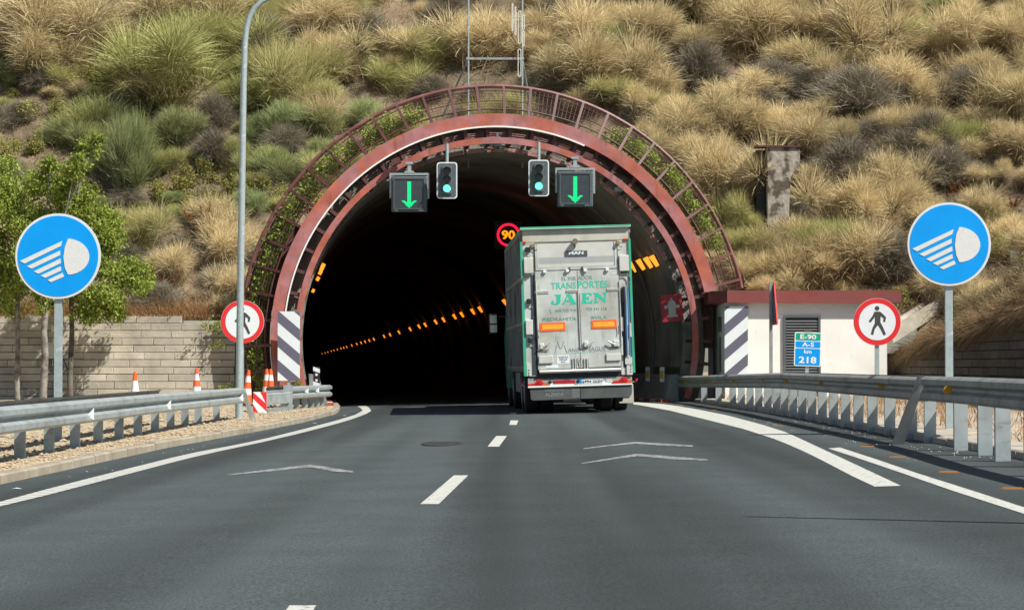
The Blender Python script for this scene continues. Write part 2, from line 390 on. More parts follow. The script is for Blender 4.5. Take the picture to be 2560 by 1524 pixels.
# loose stones
st = MB(); st.c = []; r = random.Random(5)
ico = [(0, 0, .8), (.9, 0, .1), (.28, .85, 0), (-.72, .53, .1), (-.72, -.53, 0), (.28, -.85, .1), (0, 0, -.6)]
icf = [(0, i, i % 5 + 1) for i in range(1, 6)] + [(6, i % 5 + 1, i) for i in range(1, 6)]
for k in range(9500):
    y = 19 + 42 * r.random() ** 1.5; x = kx(y) - .17 - 5.5 * r.random() ** 2.2
    s_ = r.uniform(.012, .032) * (1.8 if r.random() < .06 else 1); q = r.random() * 6.28; z = gz(x, y, kx(y)) + s_ * .25
    sx, sy, sz = s_ * r.uniform(.7, 1.4), s_ * r.uniform(.7, 1.4), s_ * r.uniform(.5, .9); o_ = len(st.v); cc = r.random()
    for vx, vy, vz in ico:
        X, Y = vx * sx, vy * sy; st.v.append((x + X * math.cos(q) - Y * math.sin(q), y + X * math.sin(q) + Y * math.cos(q), z + vz * sz)); st.c.append((cc, 0, 0))
    st.f += [tuple(i + o_ for i in f) for f in icf]
m = bpy.data.materials.new('loose_stone'); n, l, bb = nodes_of(m); at = n.new('ShaderNodeAttribute'); at.attribute_name = 'fc'; cr = n.new('ShaderNodeValToRGB')
e = cr.color_ramp.elements; e[0].color = (.32, .25, .16, 1); e[1].color = (.60, .53, .41, 1); e.new(.5).color = (.44, .35, .25, 1); e.new(.75).color = (.40, .37, .31, 1)
l.new(at.outputs['Fac'], cr.inputs[0]); l.new(cr.outputs[0], bb.inputs['Base Color']); bb.inputs['Roughness'].default_value = .9
STONE = m
st.build('gravel', STONE, kind='stuff', label='loose tan stones scattered behind the left kerb')
# base ground under everything
b = MB(); b.box(-400, 400, -300, 500, -1.0, -.55)
b.build('ground', mat('earth', (.30, .22, .13), .95, 0, .3, 1.5, .5, 8), kind='structure', label='dry earth beyond the road')
# right verge
RX = lambda y: 5.42 if y < 45 else 5.42 - (y - 45) * .026
vp = [Vector((RX(y), y, zg(RX(y)))) for y in [2 + i * 1.0 for i in range(62)]]
kerb_blocks(vp, [(0, -.05), (0, .075), (.02, .09), (.5, .1), (.5, -.05)], 'k', CONC).build('verge_kerb', CONC, kind='structure', label='low pale concrete edge under the right crash barrier')
b = MB(); vy = [2 + i * 1.0 for i in range(65)]; vx = [.5, .9, 1.4, 1.9, 2.4, 3.2, 4.1, 5.3, 6.6]
def vz(x, y, i): return .19 + .06 * min(1, i / 4) + (.03 * noise.noise(Vector((x, y, 0))) if i > 3 else 0)
for y in vy:
    for i, dx in enumerate(vx): x = RX(min(y, 63)) + dx; b.v.append((x, y, vz(x, y, i)))
for j in range(len(vy) - 1):
    for i in range(len(vx) - 1): a = j * len(vx) + i; b.f.append((a, a + 1, a + 1 + len(vx), a + len(vx)))
b.build('verge', mat('verge_soil', (.40, .33, .24), .95, 0, .3, 2, .6, 20, (.34, .31, .27), .5, .6), kind='structure', smooth=True, label='pale concrete and soil strip behind the right barrier')
# ------------------------------------------------------------------ HILL
def y0_(x): return 64.35 if x < -7.7 else (66.6 if x > -6.6 else 64.35 + (x + 7.7) / 1.1 * 2.25)
WX = 11.6
def H(x, y):
    Y0 = y0_(x)
    zb = 2.35 + .84 * (y - 66.6) + (.9 * max(0, 66.6 - Y0) * max(0, 1 - (y - Y0) / 6)); zr = 2.3 + .72 * (x - WX) - .05 * max(0, y - 50)
    if x < WX and y < Y0: return .1
    if y < Y0: z = zr
    elif x < WX: z = zb
    else: z = max(zb, zr)
    n1 = noise.noise(Vector((x * .16, y * .16, .3))) * 1.0 + noise.noise(Vector((x * .5, y * .5, 4.3))) * .35
    e_ = min(1, max(0, (y - Y0) / 2.5) if x < WX else max(0, min(1, (x - WX) / 2)))
    return z + n1 * e_
def Hpos(u, v):
    a, _, c = ray(u, v); t = 40.0
    while t < 140:
        x, z = a * t, CZ + c * t
        if (t > y0_(x) or x > WX) and z < H(x, t): break
        t += .05
    return Vector((a * t, t, H(a * t, t)))
b = MB(); hx = [-70 + i * .55 for i in range(255)]; hx = sorted(hx + [WX]); hy = [20 + i * .7 for i in range(63)] + [64.38, 65, 65.6, 66.2, 66.6] + [67 + i * .5 for i in range(50)] + [92 + i * 3 for i in range(25)]
idx = {}
for j, y in enumerate(hy):
    for i, x in enumerate(hx):
        if y < y0_(x) - .01 and x < WX - .05: continue
        idx[i, j] = len(b.v); b.v.append((x, y, H(x, y + .02) if x < WX - .05 else H(max(x, WX + .01), y)))
TMI = TM.inverted()
for j in range(len(hy) - 1):
    for i in range(len(hx) - 1):
        ks = [(i, j), (i + 1, j), (i + 1, j + 1), (i, j + 1)]
        if not all(k in idx for k in ks): continue
        cen = sum((Vector(b.v[idx[k]]) for k in ks), Vector()) / 4; lc = TMI @ cen
        if math.hypot(lc.x, lc.z - ZC) < 5.9: continue
        b.f.append(tuple(idx[k] for k in ks))
HILLM = mat('dry_hillside', (.19, .14, .085), .95, 0, .35, 1.8, .8, 12, (.12, .095, .06), .42, .6)
b.build('hillside', HILLM, kind='structure', smooth=True, label='steep dry hillside above the tunnel')
# ------------------------------------------------------------------ vegetation meshes
STRAW = leafmat('straw', (.95, .80, .46), (.25, .20, .13), (.64, .50, .28), .34, .14, .6, (.66, .56, .30))
STRAWG = leafmat('straw_green', (.50, .54, .19), (.18, .18, .08), (.60, .52, .24), .3, .15, .6, (.66, .60, .28))
BROOM = leafmat('broom_green', (.42, .49, .22), (.16, .16, .09), (.22, .28, .12), .3, .15, .6, (.52, .52, .20))
TWIG = leafmat('grey_twigs', (.33, .295, .22), (.14, .12, .09), (.19, .16, .11), .1, .2)
LEAF = leafmat('tree_leaf', (.35, .42, .08), (.35, .42, .08), (.09, .15, .03), .4, .1, .5)
LEAFY = leafmat('bramble_leaf', (.27, .30, .08), (.2, .2, .06), (.30, .18, .08), .3, .2)
RUSTY = leafmat('rust_seedheads', (.30, .11, .035), (.22, .1, .04), (.15, .06, .03), .2, .15)
BARK = mat('bark', (.24, .22, .19), .95, 0, .35, 7, .6, 25, (.10, .09, .08), .48, .6)
BARKD = mat('bark_dark', (.13, .115, .095), .95, 0, .35, 7, .6, 25, (.06, .05, .045), .48, .6)
def blade(b, p, d, L, w, droop, r, segs=3, t0=0, t1=1, gx=None):
    """thin ribbon: start, direction, length, width, sag"""
    side = d.cross(Vector((r.uniform(-1, 1), r.uniform(-1, 1), r.uniform(-1, 1))))
    if side.length < 1e-3: side = d.orthogonal()
    side.normalize(); o = len(b.v); q = Vector(p); dd = Vector(d); cc = r.random() if gx is None else gx
    for k in range(segs + 1):
        t = k / segs; ww = w * (1 - t * .85) * .5
        if k == segs: b.v.append(tuple(q)); b.c.append((cc, t1, 0))
        else:
            b.v += [tuple(q - side * ww), tuple(q + side * ww)]; tt = t0 + (t1 - t0) * t; b.c += [(cc, tt, 0)] * 2
        dd = (dd + Vector((0, 0, -droop / segs)) + Vector((r.uniform(-.1, .1), r.uniform(-.1, .1), 0))).normalized(); q = q + dd * (L / segs)
    for k in range(segs - 1): a = o + 2 * k; b.f.append((a, a + 1, a + 3, a + 2))
    a = o + 2 * (segs - 1); b.f.append((a, a + 1, a + 2))
def tussock(seed, n=1500, R=1.0, hgt=1.0, up=.5, droop=.9, w=.022, thatch=.16):
    """rounded mound of fine arching blades from many root crowns, with grey dead stems inside"""
    r = random.Random(seed); b = MB(); b.c = []
    subs = [(Vector((r.gauss(0, .36), r.gauss(0, .36), r.uniform(-.05, .12))) * R, r.uniform(.5, 1.0), Vector((r.gauss(0, .35), r.gauss(0, .35), 0))) for _ in range(16)]
    for k in range(n):
        c, s_, tl = r.choice(subs); a = r.random() * 6.283; el = r.random() ** .8
        d = (Vector((math.cos(a) * (1 - el * .85), math.sin(a) * (1 - el * .85), up + el)) + tl * .6 + Vector((r.gauss(0, .15), r.gauss(0, .15), r.gauss(0, .12)))).normalized()
        p = c + Vector((r.gauss(0, .1), r.gauss(0, .1), -.12)) * R
        blade(b, p, d, R * hgt * s_ * r.uniform(.6, 1.15), w * r.uniform(.6, 1.4), droop * r.uniform(.5, 1.3) * (1.1 - el * .5), r, 4)
    for k in range(int(n * thatch)):
        a = r.random() * 6.283; d = Vector((math.cos(a), math.sin(a), r.uniform(.1, 1.2))).normalized(); p = Vector((r.gauss(0, .3), r.gauss(0, .3), r.uniform(0, .3))) * R
        blade(b, p, (d + Vector((r.gauss(0, .5), r.gauss(0, .5), r.gauss(0, .5)))).normalized(), R * r.uniform(.3, .6), w * .8, .3, r, 3, 0, .25, gx=r.uniform(.5, 1))
    return b
def dome(seed, n=3700, w=.0135, zc=.5, inner=2400, spray=.42, up=.45):
    """rounded dry bush: grey twigs fanning up from the base, bright fine sprays over the top and sides"""
    r = random.Random(seed); b = MB(); b.c = []
    lobes = [(Vector((r.gauss(0, .5), r.gauss(0, .42), zc + r.uniform(-.25, .3))), r.uniform(.22, .58)) for _ in range(9)]
    for k in range(inner):
        c, R = r.choice(lobes); p = Vector((r.gauss(0, .12), r.gauss(0, .12), -.1)); t = c + Vector((r.gauss(0, 1), r.gauss(0, 1), r.gauss(0, .8))) * R * .5
        q0 = p.lerp(t, r.uniform(0, .7)); d = ((t - q0).normalized() + Vector((r.gauss(0, .25), r.gauss(0, .25), r.gauss(0, .2)))).normalized()
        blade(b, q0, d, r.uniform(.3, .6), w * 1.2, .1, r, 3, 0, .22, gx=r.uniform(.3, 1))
    for k in range(n):
        c, R = r.choice(lobes); v = Vector((r.gauss(0, 1), r.gauss(0, 1), r.gauss(.35, .9))).normalized()
        if v.z < -.25 and r.random() < .8: continue
        p = c + v * R * r.uniform(.35, .95); d = (v + Vector((0, 0, up)) + Vector((r.gauss(0, .22), r.gauss(0, .22), r.gauss(0, .18)))).normalized()
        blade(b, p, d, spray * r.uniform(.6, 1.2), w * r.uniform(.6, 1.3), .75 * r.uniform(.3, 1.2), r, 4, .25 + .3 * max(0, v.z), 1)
    return b
def twiggy(seed, n=900, R=1.0, w=.02, ball=True):
    r = random.Random(seed); b = MB(); b.c = []
    for k in range(n // 6):
        a = r.random() * 6.283; el = r.random()
        d = Vector((math.cos(a) * (1.1 - el), math.sin(a) * (1.1 - el), .35 + el)).normalized()
        L = R * r.uniform(.6, 1.0); blade(b, (r.gauss(0, .08) * R, r.gauss(0, .08) * R, 0), d, L, w * 1.6, .1, r, 3, 0, .4)
        for j in range(7):
            p = d * L * r.uniform(.3, .95); dd = (d + Vector((r.gauss(0, .7), r.gauss(0, .7), r.gauss(0, .5)))).normalized()
            blade(b, p, dd, R * r.uniform(.25, .5), w * .8, .2, r, 3, .3, 1)
    return b
def leafball(seed, n, R, lw, spread=None, flat=.8, clumps=12):
    r = random.Random(seed); b = MB(); b.c = []
    cl = []
    for _ in range(clumps):
        v = Vector((r.gauss(0, 1), r.gauss(0, 1), abs(r.gauss(0, .8)))).normalized() * R * r.uniform(.35, .85); v.z *= flat; cl.append((v, R * r.uniform(.22, .42)))
    for k in range(n):
        c, cr_ = r.choice(cl); v = Vector((r.gauss(0, 1), r.gauss(0, 1), r.gauss(0, 1))).normalized() * cr_ * r.random() ** .45
        leaf(b, c + v, lw * r.uniform(.6, 1.3), r)
    return b
def leaf(b, p, w, r, hang=.4):
    d = Vector((r.uniform(-1, 1), r.uniform(-1, 1), r.uniform(-1, .6) - hang * .5)).normalized()
    s_ = d.cross(Vector((r.uniform(-1, 1), r.uniform(-1, 1), r.uniform(-1, 1)))).normalized(); nrm = d.cross(s_)
    o = len(b.v); cc = r.random(); p = Vector(p)
    for q in (p, p + d * w * .45 + s_ * w * .3 + nrm * w * .06, p + d * w * 1.05 - nrm * w * .1, p + d * w * .45 - s_ * w * .3 + nrm * w * .06): b.v.append(tuple(q)); b.c.append((cc, 1, 0))
    b.f += [(o, o + 1, o + 2), (o, o + 2, o + 3)]
def proto(b, name, m):
    me_o = b.build(name, m); me = me_o.data; bpy.data.objects.remove(me_o); return me
K = {}
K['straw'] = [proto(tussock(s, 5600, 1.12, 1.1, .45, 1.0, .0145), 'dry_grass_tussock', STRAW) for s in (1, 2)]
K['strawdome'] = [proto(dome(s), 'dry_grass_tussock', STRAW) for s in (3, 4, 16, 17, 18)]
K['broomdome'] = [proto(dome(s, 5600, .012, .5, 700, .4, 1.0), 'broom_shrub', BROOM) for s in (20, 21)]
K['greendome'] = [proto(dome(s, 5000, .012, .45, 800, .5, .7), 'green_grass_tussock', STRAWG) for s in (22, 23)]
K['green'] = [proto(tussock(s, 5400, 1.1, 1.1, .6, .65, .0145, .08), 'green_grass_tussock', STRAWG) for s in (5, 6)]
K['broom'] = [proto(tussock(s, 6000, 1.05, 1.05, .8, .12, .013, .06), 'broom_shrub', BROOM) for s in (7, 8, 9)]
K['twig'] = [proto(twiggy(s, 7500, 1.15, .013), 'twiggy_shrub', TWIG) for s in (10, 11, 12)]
K['leafy'] = [proto(leafball(s, 2200, 1.1, .11), 'bramble_bush', LEAFY) for s in (13, 14)]
def dock(seed):
    r = random.Random(seed); b = MB(); b.c = []
    for _ in range(16):
        v = Vector((r.gauss(0, .4), r.gauss(0, .4), r.uniform(.6, 1.1))); blade(b, (0, 0, -.1), v.normalized(), v.length, .03, 0, r, 3, 0, 1)
        for k in range(60): p = v * r.uniform(.65, 1.0); blade(b, p, Vector((r.gauss(0, 1), r.gauss(0, 1), r.gauss(.6, .6))).normalized(), r.uniform(.06, .18), .03, .1, r, 2, .5, 1)
    return b
K['rusty'] = [proto(dock(15), 'dock_plant', RUSTY)]
NAMES = dict(straw='dry_grass_tussock', green='green_grass_tussock', broom='broom_shrub', twig='twiggy_shrub', leafy='bramble_bush', rusty='dock_plant')
DESC = dict(straw='straw yellow dry grass tussock', green='yellowish green grass tussock', broom='soft grey green broom shrub', twig='leafless grey brown twiggy shrub', leafy='green and brown leafed bramble bush', rusty='rust brown dead seed heads')
CATS = dict(straw='grass tussock', green='grass tussock', broom='shrub', twig='shrub', leafy='bush', rusty='dead plant')
def region(u, v):
    if u < 640: return 'on the slope left of the lamp post, high up' if v < 330 else 'on the slope above the pale block wall'
    if u < 1000: return 'between the lamp post and the tunnel arch'
    if u < 1700: return 'on the hillside directly above the tunnel arch' if u < 1500 or v < 250 else 'beside the right haunch of the arch'
    if v > 480: return 'on the slope just above the white service hut'
    if u < 2200: return 'around the broken concrete pillar' if v > 250 else 'high on the slope above the concrete pillar'
    return 'on the slope above the right blue sign'
placed = []
def plant(kind, u, v, rpx, sz=1.0, lab=None):
    """(u,v) = photo pixel of the plant's middle, rpx its radius there"""
    p0 = Hpos(u, v); s_ = F / p0.y; R = rpx / s_; 
    dm = kind + 'dome' in K and (rpx > 48 or RND.random() < .5)
    p = Hpos(u, v + rpx * (.75 if dm else .55))
    l_ = TMI @ p
    if math.hypot(l_.x, l_.z - ZC) < 6.1: return
    me = RND.choice(K[kind + 'dome' if dm else kind]); o = bpy.data.objects.new(NAMES[kind], me); COL.objects.link(o)
    o.location = p + Vector((0, 0, -.08 * R)); R *= 1.15 if dm else 1.0; o.scale = (R * RND.uniform(.8, 1.25), R * RND.uniform(.8, 1.25), R * RND.uniform(.8, 1.3) * sz)
    o.rotation_euler = (Matrix.Rotation(RND.uniform(-.05, .15) if dm else RND.uniform(.15, .45), 3, 'X') @ Matrix.Rotation(RND.random() * 6.28, 3, 'Z')).to_euler()
    if lab: tag(o, lab, CATS[kind])
    else: tag(o, DESC[kind] + ' ' + region(u, v), CATS[kind], DESC[kind] + ' ' + region(u, v))
    placed.append((u, v, rpx))
q = d2s
big = [('green', 400, 165, 125, 1.0, 'largest bright green grass mound high on the left slope'), ('green', 720, 185, 95, 1, None), ('green', 655, 230, 60, 1, None), ('broom', 250, 290, 95, .8, 'wide grey green broom above the roadside trees'), ('broom', 440, 300, 72, .9, None),
       ('broom', 160, 310, 60, .8, None), ('broom', 300, 425, 68, 1.5, 'tall upright olive broom beside the roadside trees'), ('broom', 630, 310, 55, 1, None), ('broom', 640, 380, 55, 1, None), ('broom', 720, 290, 60, 1, None), ('broom', 790, 300, 62, .9, None),
       ('broom', 700, 400, 60, 1, None), ('broom', 770, 370, 45, 1, None), ('green', 610, 440, 35, 1.1, None), ('broom', 880, 262, 55, .9, None), ('green', 340, 560, 75, 1, 'pale green tuft right of the roadside trees'), ('broom', 560, 230, 55, 1, None),
       ('twig', 520, 280, 60, 1, None), ('twig', 660, 95, 80, .9, 'dark twiggy bush behind the lamp post top'), ('twig', 890, 70, 90, .9, None), ('leafy', 200, 160, 60, 1, None), ('leafy', 170, 240, 55, 1, None), ('leafy', 60, 250, 50, 1, None), ('leafy', 330, 260, 50, 1, None), ('leafy', 420, 430, 70, 1, None),
       ('leafy', 250, 120, 40, 1, None), ('green', 540, 90, 80, 1, None), ('green', 960, 190, 55, 1, None), ('green', 1040, 130, 60, 1, None), ('twig', 420, 190, 45, .8, None),
       ('straw', 80, 60, 120, 1, None), ('straw', 240, 50, 110, 1, None), ('straw', 460, 30, 110, 1, None), ('straw', 100, 130, 80, 1, None), ('straw', 800, 30, 85, 1, None), ('straw', 850, 140, 70, 1, None), ('straw', 780, 130, 60, 1, None), ('straw', 1000, 100, 80, 1, None),
       ('straw', 1160, 90, 90, 1, None), ('straw', 960, 150, 55, 1, None), ('straw', 1440, 70, 90, .9, None), ('straw', 1470, 150, 100, .9, None), ('straw', 1360, 150, 70, .9, None), ('twig', 1440, 210, 75, .9, None), ('twig', 1330, 190, 50, .9, None), ('straw', 1610, 60, 80, .9, None), ('straw', 1600, 190, 80, .9, None),
       ('straw', 1540, 240, 60, 1, None), ('twig', 1700, 160, 85, .9, None), ('straw', 1720, 90, 80, 1, None), ('straw', 1860, 55, 90, 1, None), ('straw', 1960, 120, 75, 1, None), ('straw', 2060, 90, 110, 1, None), ('straw', 2180, 170, 95, 1, None), ('twig', 2080, 215, 110, .9, 'largest grey twiggy shrub above the concrete pillar'),
       ('twig', 1960, 190, 60, .9, None), ('straw', 1980, 320, 85, .8, None), ('twig', 2060, 390, 95, .85, 'grey twiggy shrub right beside the concrete pillar'), ('straw', 1785, 440, 88, 1.1, 'rounded straw tussock left of the concrete pillar'), ('straw', 1780, 280, 70, 1, None), ('twig', 1860, 230, 60, .9, None),
       ('straw', 1840, 290, 60, 1, None), ('twig', 1700, 350, 60, .9, None), ('straw', 1700, 300, 60, 1, None), ('straw', 2330, 60, 85, 1, None), ('straw', 2380, 150, 80, 1, None), ('twig', 2340, 210, 75, .9, None), ('straw', 2300, 120, 60, 1, None), ('straw', 2470, 240, 85, 1, None), ('straw', 2470, 90, 70, 1, None),
       ('green', 2480, 200, 50, 1, None), ('straw', 2250, 290, 70, 1, None), ('twig', 2190, 350, 70, .9, None), ('straw', 2160, 420, 80, 1, None), ('straw', 2040, 510, 80, 1, None), ('straw', 2140, 520, 80, 1, None), ('straw', 1960, 560, 70, 1, None), ('straw', 2100, 610, 80, 1, None), ('straw', 1990, 640, 70, 1, None),
       ('straw', 1870, 600, 65, 1, None), ('straw', 1850, 660, 55, 1, None), ('straw', 2480, 350, 65, 1, None), ('twig', 2300, 400, 70, .9, None), ('rusty', 2325, 475, 38, 1.2, 'rust brown dead seed heads just above the right blue sign'), ('rusty', 2460, 490, 50, .8, None), ('rusty', 1800, 210, 35, 1.2, None), ('straw', 1600, 330, 55, 1, None),
       ('green', 1830, 540, 40, 1, None), ('green', 1700, 250, 35, 1, None), ('leafy', 480, 400, 50, 1, None), ('leafy', 540, 450, 50, 1, None), ('twig', 520, 360, 55, 1, None), ('straw', 500, 520, 60, 1, None), ('straw', 540, 600, 60, 1, None), ('leafy', 450, 480, 45, 1, None), ('straw', 430, 640, 70, 1, None), ('broom', 570, 380, 50, 1.1, None), ('straw', 560, 690, 60, .9, None), ('leafy', 100, 330, 50, 1, None), ('leafy', 2450, 250, 40, 1, None), ('leafy', 2380, 8, 60, .8, None)]
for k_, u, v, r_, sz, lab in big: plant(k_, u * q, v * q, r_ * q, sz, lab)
r = random.Random(21); tries = 0; cnt = 0
while cnt < 440 and tries < 16000:
    tries += 1; u = r.uniform(-150, 2710); v = r.uniform(-160, 770 if u < 600 else 720)
    if any((u - a) ** 2 + (v - b_) ** 2 < (c_ * .48) ** 2 for a, b_, c_ in placed): continue
    if (u / q - 1213) ** 2 + (v / q - 827) ** 2 < 520 ** 2: continue
    if noise.noise(Vector((u / 210, v / 130, 5))) > (.28 if u < 1100 else .42): continue
    if u < 1050: kk = r.choices(['straw', 'green', 'broom', 'twig', 'leafy'], [.9, .9, 1.2, 1.1, 1.1] if v > 120 else [3, 1, .3, .8, .3])[0]
    else: kk = r.choices(['straw', 'green', 'twig', 'rusty', 'leafy', 'broom'], [4.2, .5, 2.4, .25, .3, .25])[0]
    if u < 620 * q and v > 560: kk = r.choices(['straw', 'twig', 'rusty'], [3, 2, .5])[0]
    plant(kk, u, v, r.uniform(20, 74), r.uniform(.75, 1.15)); cnt += 1
cnt = 0; r = random.Random(99)
while cnt < 150:
    u = r.uniform(-900, 3400); v = r.uniform(-420, 700)
    if -160 < u < 2720 and v > -170: continue
    if any((u - a) ** 2 + (v - b_) ** 2 < (c_ * .6) ** 2 for a, b_, c_ in placed): continue
    plant(r.choices(['straw', 'green', 'broom', 'twig'], [5, .6, .8, 1.6])[0], u, v, r.uniform(45, 95)); cnt += 1
# ground cover
gc = MB(); gc.c = []; r = random.Random(31)
for k in range(150000):
    x = r.uniform(-30, 30); y = r.uniform(64.5, 92)
    if y < y0_(x) + .05: continue
    if r.random() < .28: x = r.uniform(WX + .1, 17.5); y = r.uniform(36, 70)
    lc = TMI @ Vector((x, y, H(x, y)))
    if math.hypot(lc.x, lc.z - ZC) < 6.0 : continue
    d = Vector((r.gauss(0, .5), r.gauss(0, .5) - .35, 1)).normalized(); L = r.uniform(.2, .8)
    blade(gc, (x, y, H(x, y) - .03), d, L, r.uniform(.012, .026), .8, r, 2, 0, 1)
COVER = leafmat('ground_cover', (.50, .40, .22), (.20, .14, .08), (.25, .19, .11), .2, 0)
gc.build('dry_grass', COVER, kind='stuff', label='short dry brown grass covering the hillside')
# brown fringe along the top of the left wall and over the right wall
fr = MB(); fr.c = []
for k in range(9000):
    x = r.uniform(-26, -7.6); y = 63.95 + abs(r.gauss(0, .55)); d = Vector((r.gauss(0, .35), -.25 + r.gauss(0, .3), 1)).normalized()
    blade(fr, (x, y, 2.33 if y < 64.4 else H(x, y)), d, r.uniform(.25, .7), .018, .5, r, 2, 0, 1)
COVR = leafmat('reddish_grass', (.40, .24, .10), (.26, .14, .06), (.30, .16, .07), .2, 0)
fr.build('dry_fringe', COVR, kind='stuff', label='reddish brown dry grass along the top of the left block wall')
fr = MB(); fr.c = []
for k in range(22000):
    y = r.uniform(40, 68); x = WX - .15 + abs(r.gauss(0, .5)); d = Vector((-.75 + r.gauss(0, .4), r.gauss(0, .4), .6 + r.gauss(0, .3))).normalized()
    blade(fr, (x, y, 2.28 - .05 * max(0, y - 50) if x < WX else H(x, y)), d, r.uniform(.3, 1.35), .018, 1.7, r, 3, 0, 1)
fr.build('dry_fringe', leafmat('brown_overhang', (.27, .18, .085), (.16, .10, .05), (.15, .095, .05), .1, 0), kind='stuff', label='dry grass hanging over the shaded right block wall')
fr = MB(); fr.c = []
for k in range(5000):
    y = r.uniform(24, 62); x = RX(y) + r.uniform(1.6, 4.4)
    if r.random() < .25: x = RX(y) + r.uniform(.55, 1.5)
    if noise.noise(Vector((x * .8, y * .3, 2))) < -.05: continue
    d = Vector((r.gauss(0, .3), r.gauss(0, .3), 1)).normalized()
    blade(fr, (x, y, .2), d, r.uniform(.15, .5), .012, .6, r, 2, 0, 1)
fr.build('weeds', COVR, kind='stuff', label='dry weeds at the foot of the right block wall')
# ------------------------------------------------------------------ block walls
def blockmat(name, cols):
    m = bpy.data.materials.new(name); n, l, bb = nodes_of(m); at = n.new('ShaderNodeAttribute'); at.attribute_name = 'fc'; cr = n.new('ShaderNodeValToRGB')
    e = cr.color_ramp.elements; e[0].color = (*cols[0], 1); e[1].color = (*cols[1], 1); e.new(.55).color = (*cols[2], 1)
    sp = n.new('ShaderNodeSeparateXYZ'); l.new(at.outputs['Vector'], sp.inputs[0]); l.new(sp.outputs['X'], cr.inputs[0])
    geo = n.new('ShaderNodeNewGeometry'); nz = n.new('ShaderNodeTexNoise'); nz.inputs['Scale'].default_value = 1.6; nz.inputs['Detail'].default_value = 9; l.new(geo.outputs['Position'], nz.inputs['Vector'])
    mr = n.new('ShaderNodeMapRange'); mr.inputs['From Min'].default_value = .3; mr.inputs['From Max'].default_value = .7; mr.inputs['To Min'].default_value = .72; mr.inputs['To Max'].default_value = 1.2; l.new(nz.outputs['Fac'], mr.inputs['Value'])
    sc = n.new('ShaderNodeVectorMath'); sc.operation = 'SCALE'; l.new(cr.outputs[0], sc.inputs[0]); l.new(mr.outputs[0], sc.inputs['Scale']); l.new(sc.outputs[0], bb.inputs['Base Color']); bb.inputs['Roughness'].default_value = .9
    n3 = n.new('ShaderNodeTexNoise'); n3.inputs['Scale'].default_value = 22; n3.inputs['Detail'].default_value = 5; l.new(geo.outputs['Position'], n3.inputs['Vector'])
    bp = n.new('ShaderNodeBump'); bp.inputs['Strength'].default_value = .7; bp.inputs['Distance'].default_value = .02; l.new(n3.outputs['Fac'], bp.inputs['Height']); l.new(bp.outputs[0], bb.inputs['Normal'])
    return m
def block_wall(L, rows, h, seed, step=.028, endstep=False, top=None):
    """local: runs along +x from 0 to L, face towards -y, courses set back"""
    b = MB(); b.c = []; r = random.Random(seed)
    for j in range(rows):
        x = -(j % 2) * .42 - .1; y0 = j * step + r.uniform(-.004, .004); z0 = j * h; z1 = z0 + h - .012
        Lr = L - (max(0, j - rows + 3) * .75 if endstep else 0)
        while x < Lr:
            w = .84 * r.uniform(.97, 1.03); dy = r.uniform(-.006, .006); dz = r.uniform(-.004, .004); e_ = min(x + w - .004, Lr)
            if e_ - x > .08 and (top is None or z1 < top(x)):
                n0 = len(b.v); g = .014
                X0, X1 = max(x, -.1), e_
                # rock-faced front: pillowed quad
                vs = [(X0, y0 + dy + .02, z0 + dz), (X1, y0 + dy + .02, z0 + dz), (X1, y0 + dy + .02, z1 + dz), (X0, y0 + dy + .02, z1 + dz),
                      (X0 + g, y0 + dy - .002 + r.uniform(-.004, .004), z0 + g + dz), (X1 - g, y0 + dy - .002 + r.uniform(-.004, .004), z0 + g + dz), (X1 - g, y0 + dy + .002 + r.uniform(-.004, .004), z1 - g * .5 + dz), (X0 + g, y0 + dy + .002 + r.uniform(-.004, .004), z1 - g * .5 + dz),
                      (X0, y0 + .45, z0 + dz), (X1, y0 + .45, z0 + dz), (X1, y0 + .45, z1 + dz), (X0, y0 + .45, z1 + dz)]
                b.add(vs, [(4, 5, 6, 7), (0, 1, 5, 4), (1, 2, 6, 5), (2, 3, 7, 6), (3, 0, 4, 7), (3, 2, 10, 11), (1, 9, 10, 2), (0, 3, 11, 8), (0, 8, 9, 1)])
                cc = r.random(); b.c += [(cc, 0, 0)] * 12
            x += w
    return b
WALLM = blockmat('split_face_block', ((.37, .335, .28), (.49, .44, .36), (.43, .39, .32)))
WALLR = blockmat('split_face_block_shade_tone', ((.055, .047, .038), (.10, .086, .07), (.08, .068, .054)))  # same blocks, with the shade on the right wall put into their colour
w = block_wall(30, 12, .2, 3, endstep=True).build('block_wall', WALLM, label='pale stepped concrete block retaining wall behind the cones', cat='retaining wall')
w.location = (-37.6, 63.55, .05)
bk = MB().box(0, 30, .3, .95, 0, 2.0).build('wall_core', CONCD, w)
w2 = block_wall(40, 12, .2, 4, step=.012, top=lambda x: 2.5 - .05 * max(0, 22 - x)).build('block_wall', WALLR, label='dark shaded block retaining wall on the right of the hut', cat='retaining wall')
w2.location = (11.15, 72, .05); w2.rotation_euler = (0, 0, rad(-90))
MB().box(0, 40, .25, .6, 0, 1.3).build('wall_core', CONCD, w2)
